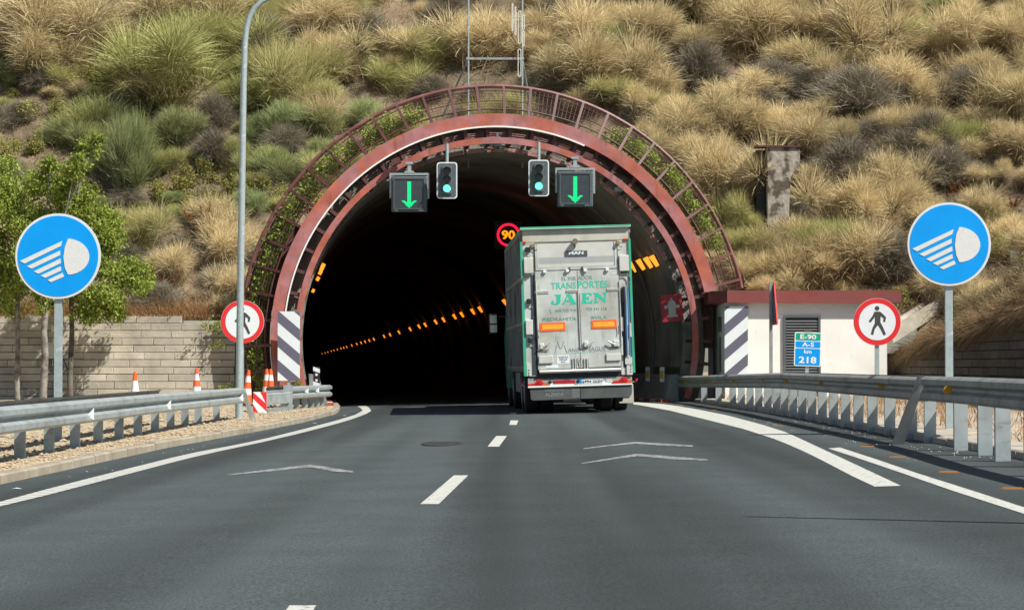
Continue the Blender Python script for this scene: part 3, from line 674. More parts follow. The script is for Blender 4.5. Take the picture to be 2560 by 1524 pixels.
# wall boxes
b = MB(); p0 = P(117, 855, 63.3); p1 = P(136, 895, 63.3)
o = b.cbox(p0.x, p1.x, 63.3, 63.6, p1.z, p0.z, .015).build('utility_box', mat('pale_box', (.55, .54, .46), .6, 0, .08, 6), label='larger pale utility box with hanging cables on the block wall', cat='utility box')
MB().cbox(p0.x + .03, p1.x - .03, 63.28, 63.3, p1.z + .05, p0.z - .05, .008).build('door', mat('box_door', (.48, .48, .42), .5), o)
cb = MB()
for k in range(4):
    x0 = p0.x + .03 + k * .05; cb.tube([(x0, 63.4, p1.z), (x0 - .02, 63.38, p1.z - .2), (x0 + .05 + k * .04, 63.36, p1.z - .36 - .05 * k), (x0 + .16 + k * .07, 63.4, p1.z - .3), (x0 + .25, 63.5, p1.z - .05)], .013, 6)
cb.build('cable', BLACK, o)
pa = P(128, 812, 63.6); pb = P(136, 828, 63.6)
MB().cbox(pa.x, pb.x, 63.6, 63.85, pb.z, pa.z, .01).build('junction_box', mat('pale_box2', (.6, .57, .42), .6), label='small cream junction box near the top of the block wall', cat='junction box')
# ------------------------------------------------------------------ TUNNEL
def T(name, parent_label=None, **k): pass
LIN = mat('tunnel_concrete', (.29, .285, .25), .9, 0, .25, .8, .3, 14, (.15, .145, .12), .45, .6)
tun = empty('tunnel', TC, (0, 0, TY), 'dark concrete road tunnel bore running into the hillside', 'tunnel')
b = MB(); N = 56; ysl = [1.3, 2.5, 4, 7, 11, 20, 40, 80, 150, 260, 628]
for y in ysl:
    for k in range(N + 1):
        a = rad(-20.5 + 221 * k / N); b.v.append((5.3 * math.cos(a), y, ZC + 5.3 * math.sin(a)))
for j in range(len(ysl) - 1):
    for k in range(N): a = j * (N + 1) + k; b.f.append((a, a + 1, a + N + 2, a + N + 1))
b.f.append(tuple((len(ysl) - 1) * (N + 1) + k for k in range(N + 1)))
b.build('lining', LIN, tun, smooth=True)
MB().arc(0, ZC, 5.32, 5.95, 1.3, 46, -20, 200, 64).build('shell', CONCD, tun, smooth=True)
MB().arc(0, ZC, 5.305, 5.32, 1.295, 1.302, -20, 200, 64).build('shell_edge', CONCD, tun)
# conduit rib and green band inside right wall
MB().arc(0, ZC, 5.19, 5.28, 6.0, 6.12, -16, 70, 40).build('conduit', mat('pvc', (.16, .16, .15), .7), tun)
b = MB()
for y0, y1 in ((1.35, 60),): b.arc(0, ZC, 5.285, 5.297, y0, y1, -11.5, -8, 4)
b.build('green_band', mat('green_band', (.06, .10, .03), .8), tun)
b = MB().prism([(4.72, .0), (4.86, .78), (5.02, .84), (5.12, .84), (5.12, 0)], .9, 60)
b.build('barrier', mat('barrier_concrete', (.25, .26, .24), .8, 0, .15, 2, 0, 1, (.18, .18, .17), .5, .65), tun)
b = MB().prism([(-4.6, .0), (-4.86, .78), (-5.02, .84), (-5.12, .84), (-5.12, 0)], .9, 60)
b.build('barrier', MATS['barrier_concrete'], tun)
for side, x0 in ((1, 4.45), (-1, -4.45)):
    bw_, br = MB(), MB()
    for k in range(24):
        (br if k % 2 == 0 else bw_).box(min(x0, x0 + side * .26), max(x0, x0 + side * .26), -.15 + k * 1.0 if side > 0 else 1.0 + k, .84 + k * 1.0 if side > 0 else 1.98 + k, -.1, (.16 if side > 0 else .06))
    o = br.build('tunnel_kerb', KR, label=('red and white striped kerb along the right tunnel wall' if side > 0 else 'striped kerb along the left tunnel wall'), kind='structure'); o.location = TC; o.rotation_euler = (0, 0, TY)
    bw_.build('white_block', KW, o)
YEL = mat('amber_reflector', (.65, .33, .02), .4, emis=(.8, .35, .02), estr=.0)
mk = None
for k, y in enumerate((1.6, 4.2, 7.6)):
    o = MB().cbox(-.09, .09, -.03, 0, 0, .42, .01).build('marker_panel', WHITER, label=('nearest', 'middle', 'farthest')[k] + ' white and amber reflector panel on the right tunnel wall', cat='reflector', group='reflector panels inside the tunnel') if False else None
    e_ = empty('reflector_panel', TM @ Vector((4.78, y, .62)), (0, 0, TY + rad(-50)), ('nearest', 'middle', 'farthest')[k] + ' amber and white reflector panel on the right tunnel wall', 'reflector', 'reflector panels inside the tunnel')
    MB().cbox(-.08, .08, -.03, 0, 0, .42, .008).build('plate', WHITER, e_)
    MB().cbox(-.06, .06, -.036, -.028, .1, .32, .003).build('reflector', YEL, e_)
# lamps
LAMP = mat('sodium_lamp', (.9, .5, .1), .4, emis=(1.0, .33, .025), estr=1.0)
LAMPF = mat('sodium_lamp_far', (.9, .3, .05), .4, emis=(1.0, .24, .015), estr=1.1)
def tlamp(x, y, ang, m, L, w):
    e_ = empty('tunnel_lamp', TM @ Vector((x, y, ZC + math.sqrt(5.3 ** 2 - x * x) - .06)), (0, 0, TY), None, 'lamp')
    s_ = 1 if x > 0 else -1
    M = Matrix.Rotation(s_ * rad(ang), 4, 'Y')
    t_ = [(-w / 2, 0), (w / 2, 0), (w / 2 if s_ < 0 else -w / 2, L)]
    MB().add([M @ Vector((x_, y_, z_)) for z_ in (-.14, -.03) for x_, y_ in t_], [(0, 1, 2), (5, 4, 3), (0, 3, 4, 1), (1, 4, 5, 2), (2, 5, 3, 0)]).build('diffuser', m, e_)
    MB().box(-w / 2, w / 2, 0, L, -.03, .02, M).build('housing', DKG, e_)
    return e_
ydist = [2.2, 3.3, 4.7, 6.2, 8.5, 12.5, 18] + [27, 33, 40, 47] + [61, 66, 74, 80, 90, 98, 110, 118, 131, 150, 168, 182, 210, 240, 225, 256, 275, 300, 330, 350, 370, 400, 430, 460, 500, 540, 590]
for i, y in enumerate(ydist):
    near = y < 30
    e_ = tlamp(4.74, y, 62, LAMP if near else LAMPF, .34 if near else .7, .34 if near else .34)
    if near: tag(e_, 'orange tunnel lamp in the cluster on the right wall behind the lorry', group='right wall lamps near the mouth')
    else: tag(e_, 'small orange lamp in the line receding across the dark tunnel', group='far tunnel lamps')
for i, y in enumerate([6.4, 8.4, 11.5, 17, 30]):
    e_ = tlamp(-4.74, y, 62, LAMP, .7 + y * .03, .15); tag(e_, 'orange tunnel lamp in the cluster inside the left edge of the arch', group='left wall lamps near the mouth')
# portal
por = empty('tunnel_portal', TC, (0, 0, TY), 'rusty red steel arch with a fenced walkway hoop framing the tunnel mouth', 'tunnel portal')
MB().arc(0, ZC, 5.84, 6.18, 0, .06, 13, 196, 120).build('fascia', RUST, por, smooth=True)
MB().arc(0, ZC, 6.15, 6.18, .06, .35, 13, 196, 100).build('outer_skin', RUSTD, por, smooth=True)
MB().arc(0, ZC, 5.80, 5.838, -.03, .05, 66, 188, 90).build('white_edge', WHITE, por, smooth=True)
MB().arc(0, ZC, 5.36, 5.53, .02, .10, -17, 197, 120).build('inner_ring', RUST, por, smooth=True)
MB().arc(0, ZC, 5.9, 6.12, 1.1, 1.28, -2, 196, 90).build('back_ring', RUSTD, por)
b = MB(); pk = MB()
for k in range(34):
    a = -12.6 + k * 6.2
    M = Matrix.Translation((0, 0, ZC)) @ Matrix.Rotation(-rad(a), 4, 'Y')
    MB().box(5.34, 5.88, .1, .95, -.045, .045, M).build('bracket', RUSTD, por)
for k in range(33):
    a = -12.6 + k * 6.2
    if 20 < a < 116: pk.arc(0, ZC, 5.215, 5.275, 1.02, 1.05, a + .5, a + 5.8, 4); pk.arc(0, ZC, 5.285, 5.335, 1.02, 1.05, a + .5, a + 5.8, 4)
    pk.arc(0, ZC, 5.50, 5.60, .97, 1.0, a + .8, a + (4.2 if k % 3 else 3.2), 4)
    for q_ in range(3): pk.arc(0, ZC, 5.625 + q_ * .055, 5.645 + q_ * .055, .98, 1.0, a + .8, a + 5.6, 4)
pk.build('liner_panel', PINK, por)
# hoop railing
b = MB()
def ringtube(b, R, y, r_, a0=12, a1=196, n=110, sides=8):
    b.tube([(R * math.cos(rad(a0 + (a1 - a0) * k / n)), y, ZC + R * math.sin(rad(a0 + (a1 - a0) * k / n))) for k in range(n + 1)], r_, sides)
RAILM = mat('railing_steel', (.15, .055, .05), .5, .0, .22, 3, 0, 1, (.22, .09, .085), .5, .65)
ringtube(b, 7.0, .62, .056); b.build('handrail', RAILM, por, smooth=True)
b = MB(); ringtube(b, 6.32, .16, .024); b.build('bottom_rail', RUSTD, por, smooth=True)
b = MB()
for k in range(30):
    a = rad(14 + k * 6.2); c, s_ = math.cos(a), math.sin(a)
    if 14 + k * 6.2 > 196: break
    bar = MB(); M = Matrix.Translation((0, 0, ZC)) @ Matrix.Rotation(-a, 4, 'Y')
    q0 = Vector((6.16, .08, 0)); q1 = Vector((7.0, .62, 0)); d = (q1 - q0).normalized(); nn = Vector((-d.y, d.x, 0))
    vs = []
    for p_ in (q0, q1):
        for sn in (-1, 1):
            for sz_ in (-1, 1): vs.append(M @ (p_ + nn * .045 * sn + Vector((0, 0, .036 * sz_))))
    bar.add(vs, [(0, 1, 3, 2), (4, 6, 7, 5), (0, 4, 5, 1), (2, 3, 7, 6), (0, 2, 6, 4), (1, 5, 7, 3)])
    bar.build('railing_bar', RUSTD, por)
b = MB()
for R, rr in ((6.56, .013), (6.86, .013)): ringtube(b, R, .16 + (R - 6.32) / .68 * .46, rr, sides=5)
for R in [6.40 + .075 * i for i in range(8)]: ringtube(b, R, .17 + (R - 6.32) / .68 * .46, .005, n=90, sides=3)
for k in range(184 * 1):
    a = rad(12 + k * 1.0); c, s_ = math.cos(a), math.sin(a)
    b.tube([(6.34 * c, .18, ZC + 6.34 * s_), (6.98 * c, .62, ZC + 6.98 * s_)], .005, 3)
b.build('wire_mesh', RUSTD, por)
b = MB()   # walkway grating behind lower hoop
b.arc(0, ZC, 6.2, 6.95, 1.25, 1.3, 150, 196, 20)
b.build('back_panel', RUSTD, por)
# ivy on the hoop
def ivy(a_list, name, lab, n, seed):
    r = random.Random(seed); b = MB(); b.c = []
    for k in range(n):
        a = r.choice(a_list); a = rad(a + r.gauss(0, 2.0)); R = 6.42 + abs(r.gauss(0, .2)); y = r.uniform(.35, 1.2)
        if R > 7.1: continue
        if noise.noise(Vector((math.degrees(a) * .35, R * 3, seed))) < -.22: continue
        leaf(b, (R * math.cos(a), y, ZC + R * math.sin(a)), r.uniform(.06, .11), r)
    o = b.build(name, leafmat(name + '_leaf', (.36, .46, .09), (.2, .3, .05), (.08, .13, .03), .4, 0), label=lab, cat='ivy'); o.location = TC; o.rotation_euler = (0, 0, TY)
ivy([112, 118, 122, 126, 130, 134, 138, 142, 146, 150, 153, 156, 160, 164, 168, 172, 176, 184, 190], 'ivy', 'green ivy climbing the left half of the steel hoop', 14000, 3)
ivy([24, 28, 31, 34, 37, 40, 43, 45, 48, 51, 54, 57], 'ivy', 'green ivy growing behind the right half of the steel hoop', 9500, 4)
def plantlet(u, v, D, R, n, lab, seed):
    p = P(u, v, D); b = leafball(seed, n, R, .07); o = b.build('creeper', leafmat('creeper%d' % seed, (.34, .36, .06), (.3, .34, .05), (.12, .17, .03), .35, 0), label=lab, cat='plant'); o.location = p
plantlet(535, 820, 63.4, .42, 260, 'yellow green creeper spilling over the end of the block wall', 51)
plantlet(545, 868, 63.4, .3, 90, 'sparse creeper strand halfway up the end of the block wall', 52)
plantlet(568, 972, 63.2, .25, 160, 'small yellow green plant at the foot of the block wall', 53)
plantlet(744, 960, 61.8, .12, 70, 'tiny bright green plant under the left striped board', 54)
# ------------------------------------------------------------------ signals
def signal_box(u, v, lab):
    D = 62.6; p = P(u, v, D); s_ = F / D; W = 89 / s_ / 2
    e_ = empty('lane_signal', (p.x, D, p.z), (0, 0, 0), lab, 'lane signal', 'overhead lane signals')
    b = MB().cbox(-W, W, 0, .28, -W, W, .02); b.build('housing', DKG, e_)
    b = MB()
    for x0, x1, z0, z1 in ((-W + .06, W - .06, W - .075, W - .05), (-W + .06, W - .06, -W + .07, -W + .095), (-W + .06, -W + .085, -W + .095, W - .075), (W - .085, W - .06, -W + .095, W - .075)): b.box(x0, x1, -.03, .001, z0, z1)
    b.build('screen_frame', MATS['dark_grey_housing'], e_)
    MB().box(-W + .087, W - .087, -.012, -.002, -W + .097, W - .077).build('screen', DKG2, e_)
    led = MB()
    def dot(i, j): led.box(i * .021 - .0075, i * .021 + .0075, -.02, -.011, j * .027 - .0095, j * .027 + .0095)
    for j in range(-8, 13):
        for i in (-2, -1, 0, 1, 2): dot(i, j)
    for j in range(-14, -7):
        wd = 8 + (j + 8) * 1.25 if j < -7 else 8
        for i in range(-8, 9):
            if abs(i) <= wd and not (j == -8 and 3 <= abs(i) <= 3): dot(i, j)
    for i in (-9, -8, -7, -6, 6, 7, 8, 9): dot(i, -7)
    led.build('arrow', mat('green_led', (.0, .4, .2), .5, emis=(.0, 1.0, .28), estr=.85), e_)
    b = MB(); y0, y1 = .06, .14
    b.box(-W - .055, W + .06, y0, y1, W + .035, W + .095); b.box(-W - .055, -W - .006, y0, y1, -.1, W + .035); b.box(W + .006, W + .06, y0, y1, -.12, W + .035)
    b.prism([(-.16, W + .095), (.16, W + .095), (.10, W + .155), (-.10, W + .155)], y0 - .01, y1 + .01)
    b.build('hanger', GALV, e_)
    b = MB(); b.box(-.05, .05, y0, y1, W + .155, W + .33); b.box(-.1, .1, y0 - .02, y1 + .04, W + .33, W + .40)
    b.build('mount', GALV, e_)
    MB().box(-.12, .12, .0, .28, W + .40, W + .56, Matrix.Rotation(rad(-22 if u < 1200 else 22), 4, 'Y') @ Matrix.Translation((0, 0, 0))).build('clamp', RUSTD, e_)
    b = MB(); b.box(-W + .09, -W + .18, -.005, 0, -W + .025, -W + .045); b.box(W - .22, W - .09, -.005, 0, -W + .025, -W + .045); b.build('label_strip', WHITER, e_)
signal_box(1023, 485, 'left green arrow lane signal hanging in a grey bracket')
signal_box(1438, 472, 'right green arrow lane signal hanging in a grey bracket')
def rrect(w, h, r_, n=6):
    pts = []
    for cx, cz, a0 in ((w - r_, h - r_, 0), (-w + r_, h - r_, 90), (-w + r_, -h + r_, 180), (w - r_, -h + r_, 270)):
        for k in range(n + 1): a = rad(a0 + 90 * k / n); pts.append((cx + r_ * math.cos(a), cz + r_ * math.sin(a)))
    return pts
def traffic_light(u, v, ztop, lab):
    D = 62.3; p = P(u, v, D); w, h = .275, .49
    e_ = empty('traffic_light', (p.x, D, p.z), (0, 0, 0), lab, 'traffic light', 'traffic lights at the tunnel mouth')
    MB().prism(rrect(w, h, .08), .0, .02).build('rim', WHITER, e_)
    MB().prism(rrect(w - .03, h - .03, .06), -.006, .0).build('backboard', DKG, e_)
    MB().cbox(-.13, .13, -.05, -.006, -.37, .38, .01).build('housing', MATS['dark_grey_housing'], e_)
    for k, z in enumerate((.24, .01, -.22)):
        if k == 2: m = mat('green_lamp', (.1, .9, .7), .4, emis=(.16, 1.0, .66), estr=1.0)
        else: m = DKG2
        MB().disc(0, z, .1, -.062, -.05, 24).build('lens', m, e_)
        vs = MB().arc(0, z, .108, .116, -.20, -.05, 5 if k < 2 else 20, 175 if k < 2 else 160, 20); vs.build('visor', BLACK, e_)
    MB().tube([(0, .05, h), (0, .05, ztop)], .042, 12).build('pole', POLE, e_, smooth=True)
    MB().box(-.09, .09, -.02, .14, ztop, ztop + .05).build('flange', RUSTD, e_)
traffic_light(1117.5, 451, 1.06, 'left traffic light showing green under the arch')
traffic_light(1347, 445, 1.04, 'right traffic light showing green under the arch')
for (u, v, w_, lab) in ((1214, 362, .34, 'left pale equipment box hanging at the crown of the arch'), (1244, 362, .22, 'right pale equipment box hanging at the crown of the arch'), (1548, 475, .26, 'small camera unit on the right of the arch ring')):
    p = P(u, v, 63.9); e_ = empty('equipment_box', p, (0, 0, 0), lab, 'equipment box')
    MB().cbox(-w_ / 2, w_ / 2, -.08, .08, -.05, .08, .012).build('case', GALV, e_)
    MB().tube([(0, 0, -.12), (0, 0, -.05)], .05, 10).build('lens', DKG, e_); MB().box(-.03, .03, -.02, .02, .08, .34).build('bracket', GALVD, e_)
# 90 sign
p = P(1271, 587, 78); s_ = F / 78; R = 29 / s_
e_ = empty('speed_limit_display', p, (0, 0, 0), 'round lit LED sign reading 90 beside the lorry roof', 'speed limit sign')
MB().arc(0, 0, R * .80, R, -.02, 0, 0, 360, 48).build('ring', mat('red_led', (.5, 0, .02), .5, emis=(1, .01, .05), estr=1.1), e_)
MB().cbox(-R * 1.25, R * 1.25, .0, .25, -R * 1.25, R * 1.25, .02).build('housing', BLACK, e_)
text('numerals', '90', R * 1.15, R * .78, mat('amber_led', (.5, .2, .0), .5, emis=(1, .28, .01), estr=1.15), e_, 0, 0, -.002, .012, .03)
text_m = None
# hydrant sign
p = P(1680, 769, 65.0); e_ = empty('hydrant_sign', p, (0, rad(-4), rad(-6)), 'shade-darkened red sign with a white fire hydrant on the right tunnel wall', 'sign')
MB().box(-.30, .30, 0, .02, -.38, .38).build('plate', mat('shaded_red', (.45, .03, .05), .5), e_)  # plate red darkened to carry the shade inside the bore
b = MB(); b.box(-.10, .10, -.006, 0, -.20, .10); b.disc(0, .12, .10, -.0065, 0, 20); b.box(-.15, .15, -.007, 0, -.26, -.20); b.box(-.12, .12, -.0075, 0, .07, .115); b.box(-.18, .18, -.008, 0, -.0, .06); b.disc(-.17, .03, .05, -.0085, 0, 16); b.disc(.17, .03, .05, -.0085, 0, 16); b.box(-.025, .025, -.0055, 0, .2, .27)
b.build('hydrant_symbol', mat('sign_cream', (.55, .55, .48), .5), e_)
# ------------------------------------------------------------------ signs on posts
def sign_disc(name, u, v, D, Rm, lab, cat, zbase, post_w=.107, group=None, yaw=0):
    p = P(u, v, D); e_ = empty(name, (p.x, D, zbase), (0, 0, yaw), lab, cat, group); h = p.z - zbase
    b = MB(); t = post_w / 2
    b.prism([(-t, 0), (t, 0), (t, .03), (t, .031)][:2] + [(t, h + .3), (-t, h + .3)], .03, .09); b.build('post', POLE, e_)
    MB().disc(0, h, Rm, -.004, .03, 64).build('rim', mat('sign_rim', (.62, .66, .68), .5, 0, .05, 9), e_, smooth=True)
    return e_, h
def poly_part(e_, name, polys, sc, h, m, y=-.012, th=.003):
    b = MB()
    for pl in polys: b.prism([(x * sc, h + z * sc) for x, z in pl], y - th, y)
    return b.build(name, m, e_)
def headlight(e_, h, R):
    MB().disc(0, h, R * .945, -.009, -.003, 64).build('face', BLUE, e_)
    c = lambda x, y: ((x - 270) / 200, (1190 - y) / 200)
    rays = [[(92, 1213), (115, 1225), (284, 1143), (291, 1119)], [(125, 1238), (148, 1249), (281, 1186), (281, 1164)], [(158, 1262), (180, 1273), (285, 1223), (283, 1201)], [(190, 1282), (212, 1292), (287, 1258), (283, 1238)], [(222, 1303), (240, 1312), (300, 1286), (292, 1268)]]
    lamp = [(318, 1108)] + [(312 + 106 * math.sin(rad(a)), 1193 - 85 * math.cos(rad(a))) for a in range(10, 175, 12)] + [(318, 1277), (303, 1245), (296, 1195), (303, 1145)]
    poly_part(e_, 'headlamp_symbol', [[c(*p) for p in pl] for pl in rays + [lamp]], R, h, mat('sign_pale', (.62, .64, .64), .5, 0, .06, 30))
e1, h = sign_disc('headlight_sign', 145, 640, 32.8, .604, 'left blue round headlight sign in front of the roadside trees', 'road sign', -.02, group='blue headlight signs'); headlight(e1, h, .604)
e2, h = sign_disc('headlight_sign', 2373, 610, 33.0, .594, 'right blue round headlight sign beyond the right crash barrier', 'road sign', .2, group='blue headlight signs'); headlight(e2, h, .594)
def ped(e_, h, R):
    MB().disc(0, h, R * .99, -.008, -.003, 64).build('red_ring', RED, e_)
    MB().disc(0, h, R * .78, -.0115, -.0075, 64).build('face', WHITER, e_)
    c = lambda x, y: ((x - 1374) / 137, (333 - y) / 137)
    body = [(1358, 274), (1390, 274), (1400, 281), (1425, 306), (1420, 334), (1408, 333), (1410, 313), (1394, 300), (1392, 335), (1406, 362), (1424, 404), (1412, 414), (1394, 378), (1377, 352), (1358, 378), (1350, 410), (1336, 405), (1346, 368), (1360, 340), (1360, 305), (1336, 337), (1323, 330), (1346, 300)]
    b = MB(); b.prism([(c(*q)[0] * R, h + c(*q)[1] * R) for q in body], -.015, -.0112); cc = c(1373, 255); b.disc(cc[0] * R, h + cc[1] * R, 13.5 / 137 * R, -.015, -.0112, 20)
    b.build('pedestrian_symbol', mat('symbol_grey', (.045, .05, .05), .6), e_)
e3, h = sign_disc('no_pedestrians_sign', 606, 804, 61.5, .575, 'no pedestrians sign partly hidden behind the lamp post', 'road sign', .12, .07, 'no pedestrians signs'); ped(e3, h, .575)
e4, h = sign_disc('no_pedestrians_sign', 2193, 804, 56.0, .57, 'no pedestrians sign standing in front of the white hut', 'road sign', .2, .1, 'no pedestrians signs'); ped(e4, h, .57)
# striped boards
def striped(u0, u1, v0, v1, D, mirror, lab, posts=True):
    a = P(u0, v0, D); c = P(u1, v1, D); w, hh = c.x - a.x, a.z - c.z
    e_ = empty('striped_board', (a.x, D, c.z), (0, 0, 0), lab, 'hazard board', 'violet striped boards')
    MB().box(0, w, 0, .02, 0, hh).build('board', mat('striped_white', (.70, .76, .78), .5, 0, .04, 5), e_)
    polys = []
    for k in range(5):
        z0 = hh * .05 - .02 + k * .66 - .33  # band lower edge at the right side
        b0, b1 = z0, z0 + .31; sl_ = w * .86
        pl = [(w, b0), (w, b1), (0, b1 + sl_), (0, b0 + sl_)]
        # clip to board
        def clip(pl, f):
            out = []
            for i in range(len(pl)):
                p_, q_ = pl[i], pl[(i + 1) % len(pl)]; fp, fq = f(p_), f(q_)
                if fp >= 0: out.append(p_)
                if fp * fq < 0: t = fp / (fp - fq); out.append((p_[0] + (q_[0] - p_[0]) * t, p_[1] + (q_[1] - p_[1]) * t))
            return out
        pl = clip(pl, lambda p_: p_[1]);
        if pl: pl = clip(pl, lambda p_: hh - p_[1])
        if len(pl) > 2: polys.append([(w - x if mirror else x, z) for x, z in pl])
    poly_part(e_, 'stripes', polys, 1, 0, STRIPE, -.001, .003)
    if posts: MB().box(w / 2 - .04, w / 2 + .04, .02, .08, -.6, hh * .9).build('post', GALV, e_)
striped(694.5, 749.5, 778, 951, 62.2, False, 'violet and white striped board left of the tunnel mouth')
striped(1811.5, 1870, 765, 938, 62.36, True, 'violet and white striped board on the white hut', False)
# hazard block end (red/white) + absorber
e_ = empty('crash_cushion', (0, 0, 0), (0, 0, 0), 'grey ribbed crash cushion with a red and white chevron plate', 'crash cushion')
D = 52.0; a = P(632.5, 979, D); c = P(666.5, 1042, D)
MB().box(a.x, c.x, D, D + .02, c.z, a.z).build('plate', WHITER, e_)
w, hh = c.x - a.x, a.z - c.z; polys = []
for k in (-.28, .0, .28):
    z0 = k + .02; pl = [(w, z0), (w, z0 + .13), (0, z0 + .13 + w * 1.05), (0, z0 + w * 1.05)]; pl = [(x, max(0, min(hh, z))) for x, z in pl]
    if k > .2: pl = [(w, z0 - .02), (w, hh), (w * .55, hh)]
    if k < 0: pl = [(0, 0), (w * .62, 0), (0, w * .95)]
    if k == 0: pl = [(w, .13), (w, .29), (0, .29 + w * .95), (0, .13 + w * .95)]; pl = [(x, min(z, hh)) for x, z in pl]
    polys.append([(a.x + x, c.z + z) for x, z in pl])
b = MB(); [b.prism(pl, D - .004, D - .001) for pl in polys]; b.build('red_stripes', RED, e_)
# absorber body runs back along the rail line
X0, Y0c = c.x, D + .03; X1, Y1c = -5.27, D + 3.2; wd = c.x - a.x
def cc_(t): return X0 + (X1 - X0) * t, Y0c + (Y1c - Y0c) * t
b = MB(); b.add([(x, y, z) for (x, y) in ((X0 - .02, Y0c), (X1 - .02, Y1c), (X1 - wd, Y1c), (X0 - wd, Y0c)) for z in (.21, .45)], [(0, 2, 3, 1), (2, 4, 5, 3), (4, 6, 7, 5), (6, 0, 1, 7), (1, 3, 5, 7), (0, 6, 4, 2)])
for k in range(26):
    x, y = cc_((k + .3) / 26); b.cbox(x - .03, x + .012, y, y + .07, .20, .46, .006)
b.build('beam_box', GALV, e_)
b = MB()
for k in range(10):
    x, y = cc_((k + .3) / 10); b.box(x - .02, x + .02, y, y + .09, -.16, .13)
for z0, z1 in ((-.16, -.10), (-.03, .02)): b.add([(x, y, z) for (x, y) in ((X0 + .03, Y0c), (X1 + .03, Y1c), (X1 - wd, Y1c), (X0 - wd, Y0c)) for z in (z0, z1)], [(0, 2, 3, 1), (2, 4, 5, 3), (4, 6, 7, 5), (6, 0, 1, 7), (1, 3, 5, 7), (0, 6, 4, 2)])
b.box(X1 - .08, X1 + .05, Y1c - .15, Y1c, -.18, .45)
b.build('base_frame', GALV, e_)
# ------------------------------------------------------------------ guard rails
WP = [(0, -.155), (.03, -.15), (.085, -.115), (.085, -.055), (.02, -.018), (.02, .018), (.085, .055), (.085, .115), (.03, .15), (0, .155)]
WPC = WP + [(x - .006, z) for x, z in reversed(WP)]
def zb_left(y): return gz(-5.6, y, -5.2)
def wbeam(path, side): return MB().sweep(path, [(x * side, z) for x, z in WPC])
gl = empty('crash_barrier', (0, 0, 0), (0, 0, 0), 'long galvanised crash barrier along the gravel on the left', 'crash barrier')
XL = -5.62
def LT(y): return .655 - .155 + (.03 if y > 40 else 0) * 0 - .0015 * (y - 25) * 0
pathL = [(XL + (.0 if y < 36 else (y - 36) * .022), y, LT(y)) for y in [2 + i * 2.0 for i in range(22)] + [46.2]]
wbeam(pathL, 1).build('beam', GALV, gl, smooth=True)
pathB = [(XL - .53, y, LT(y) + .02) for y in [2 + i * 2.0 for i in range(20)] + [41]]
wbeam(pathB, -1).build('back_beam', GALVD, gl, smooth=True)
for s_ in range(24):
    y = 43.5 - s_ * 1.75
    if y < 3: break
    b = MB(); x = XL - .20; z0 = zb_left(y) - .25; z1 = .60
    b.prism([(x - .13, z0), (x, z0), (x, z1), (x - .13, z1)], y, y + .006); b.box(x - .006, x, y + .006, y + .06, z0, z1); b.box(x - .13, x - .124, y + .006, y + .06, z0, z1)
    b.box(x, x + .20, y + .01, y + .05, .42, .58); b.box(x - .32, x - .13, y + .01, y + .05, .46, .54)
    b.build('post', GALV, gl)
b = MB(); b.box(XL - .25, XL - .12, 45.6, 45.606, -.3, .6); b.build('post', GALV, gl)
for y in (30.5, 37.2, 45.6):
    x = XL + .08 + (.0 if y < 36 else (y - 36) * .022); MB().add([(x - .05, y, .44), (x + .05, y, .44 - .05), (x + .05, y, .44 + .11), (x - .05, y + .06, .44)], [(0, 1, 2), (0, 2, 3), (0, 3, 1), (1, 3, 2)]).build('reflector', WHITER, gl)
e0 = Vector(pathL[-1])
MB().add([(e0.x, 46.2, .66), (e0.x + .05, 46.3, .66), (e0.x + .36, 46.5, -.22), (e0.x + .22, 46.4, -.22), (e0.x, 46.26, .66), (e0.x + .05, 46.36, .66), (e0.x + .36, 46.56, -.22), (e0.x + .22, 46.46, -.22)], [(0, 1, 2, 3), (4, 7, 6, 5), (0, 4, 5, 1), (1, 5, 6, 2), (2, 6, 7, 3), (3, 7, 4, 0)]).build('end_strut', GALVD, gl)
b = MB(); b.box(XL - .05, XL + .05, 43.0, 45.2, -.05, .0, Matrix.Translation((0, 0, 0))); b.build('ground_anchor', GALV, gl)
# short rail by the tunnel
gs = empty('crash_barrier', (0, 0, 0), (0, 0, 0), 'short curved crash barrier stub by the left tunnel mouth', 'crash barrier')
pS = [P(722, 984, 55.8), P(745, 982, 57), P(775, 979, 58.5), P(800, 976, 59.6), P(816, 970, 60.2), P(823, 968, 60.4)]
pS = [Vector((p_.x, p_.y, .43)) for p_ in pS]
wbeam(pS, 1).build('beam', GALV, gs, smooth=True)
wbeam([p_ + Vector((-.5, .3, 0)) for p_ in pS[:4]], -1).build('back_beam', GALVD, gs, smooth=True)
MB().box(pS[0].x - .12, pS[0].x + .10, 55.70, 55.76, .24, .62).build('end_bracket', GALV, gs)
for t in range(7):
    f = t / 6 * 3.9; i = min(int(f), 4); p_ = pS[i].lerp(pS[i + 1], f - i); x = p_.x - .05
    MB().prism([(x - .15, -.2), (x, -.2), (x, .42), (x - .15, .42)], p_.y, p_.y + .05).build('post', GALV, gs)
for f in (.45, .8):
    p_ = pS[0].lerp(pS[3], f); MB().add([(p_.x + .03, p_.y, .44), (p_.x + .13, p_.y, .40), (p_.x + .13, p_.y, .54), (p_.x + .03, p_.y + .05, .46)], [(0, 1, 2), (0, 2, 3), (0, 3, 1), (1, 3, 2)]).build('reflector', WHITER, gs)
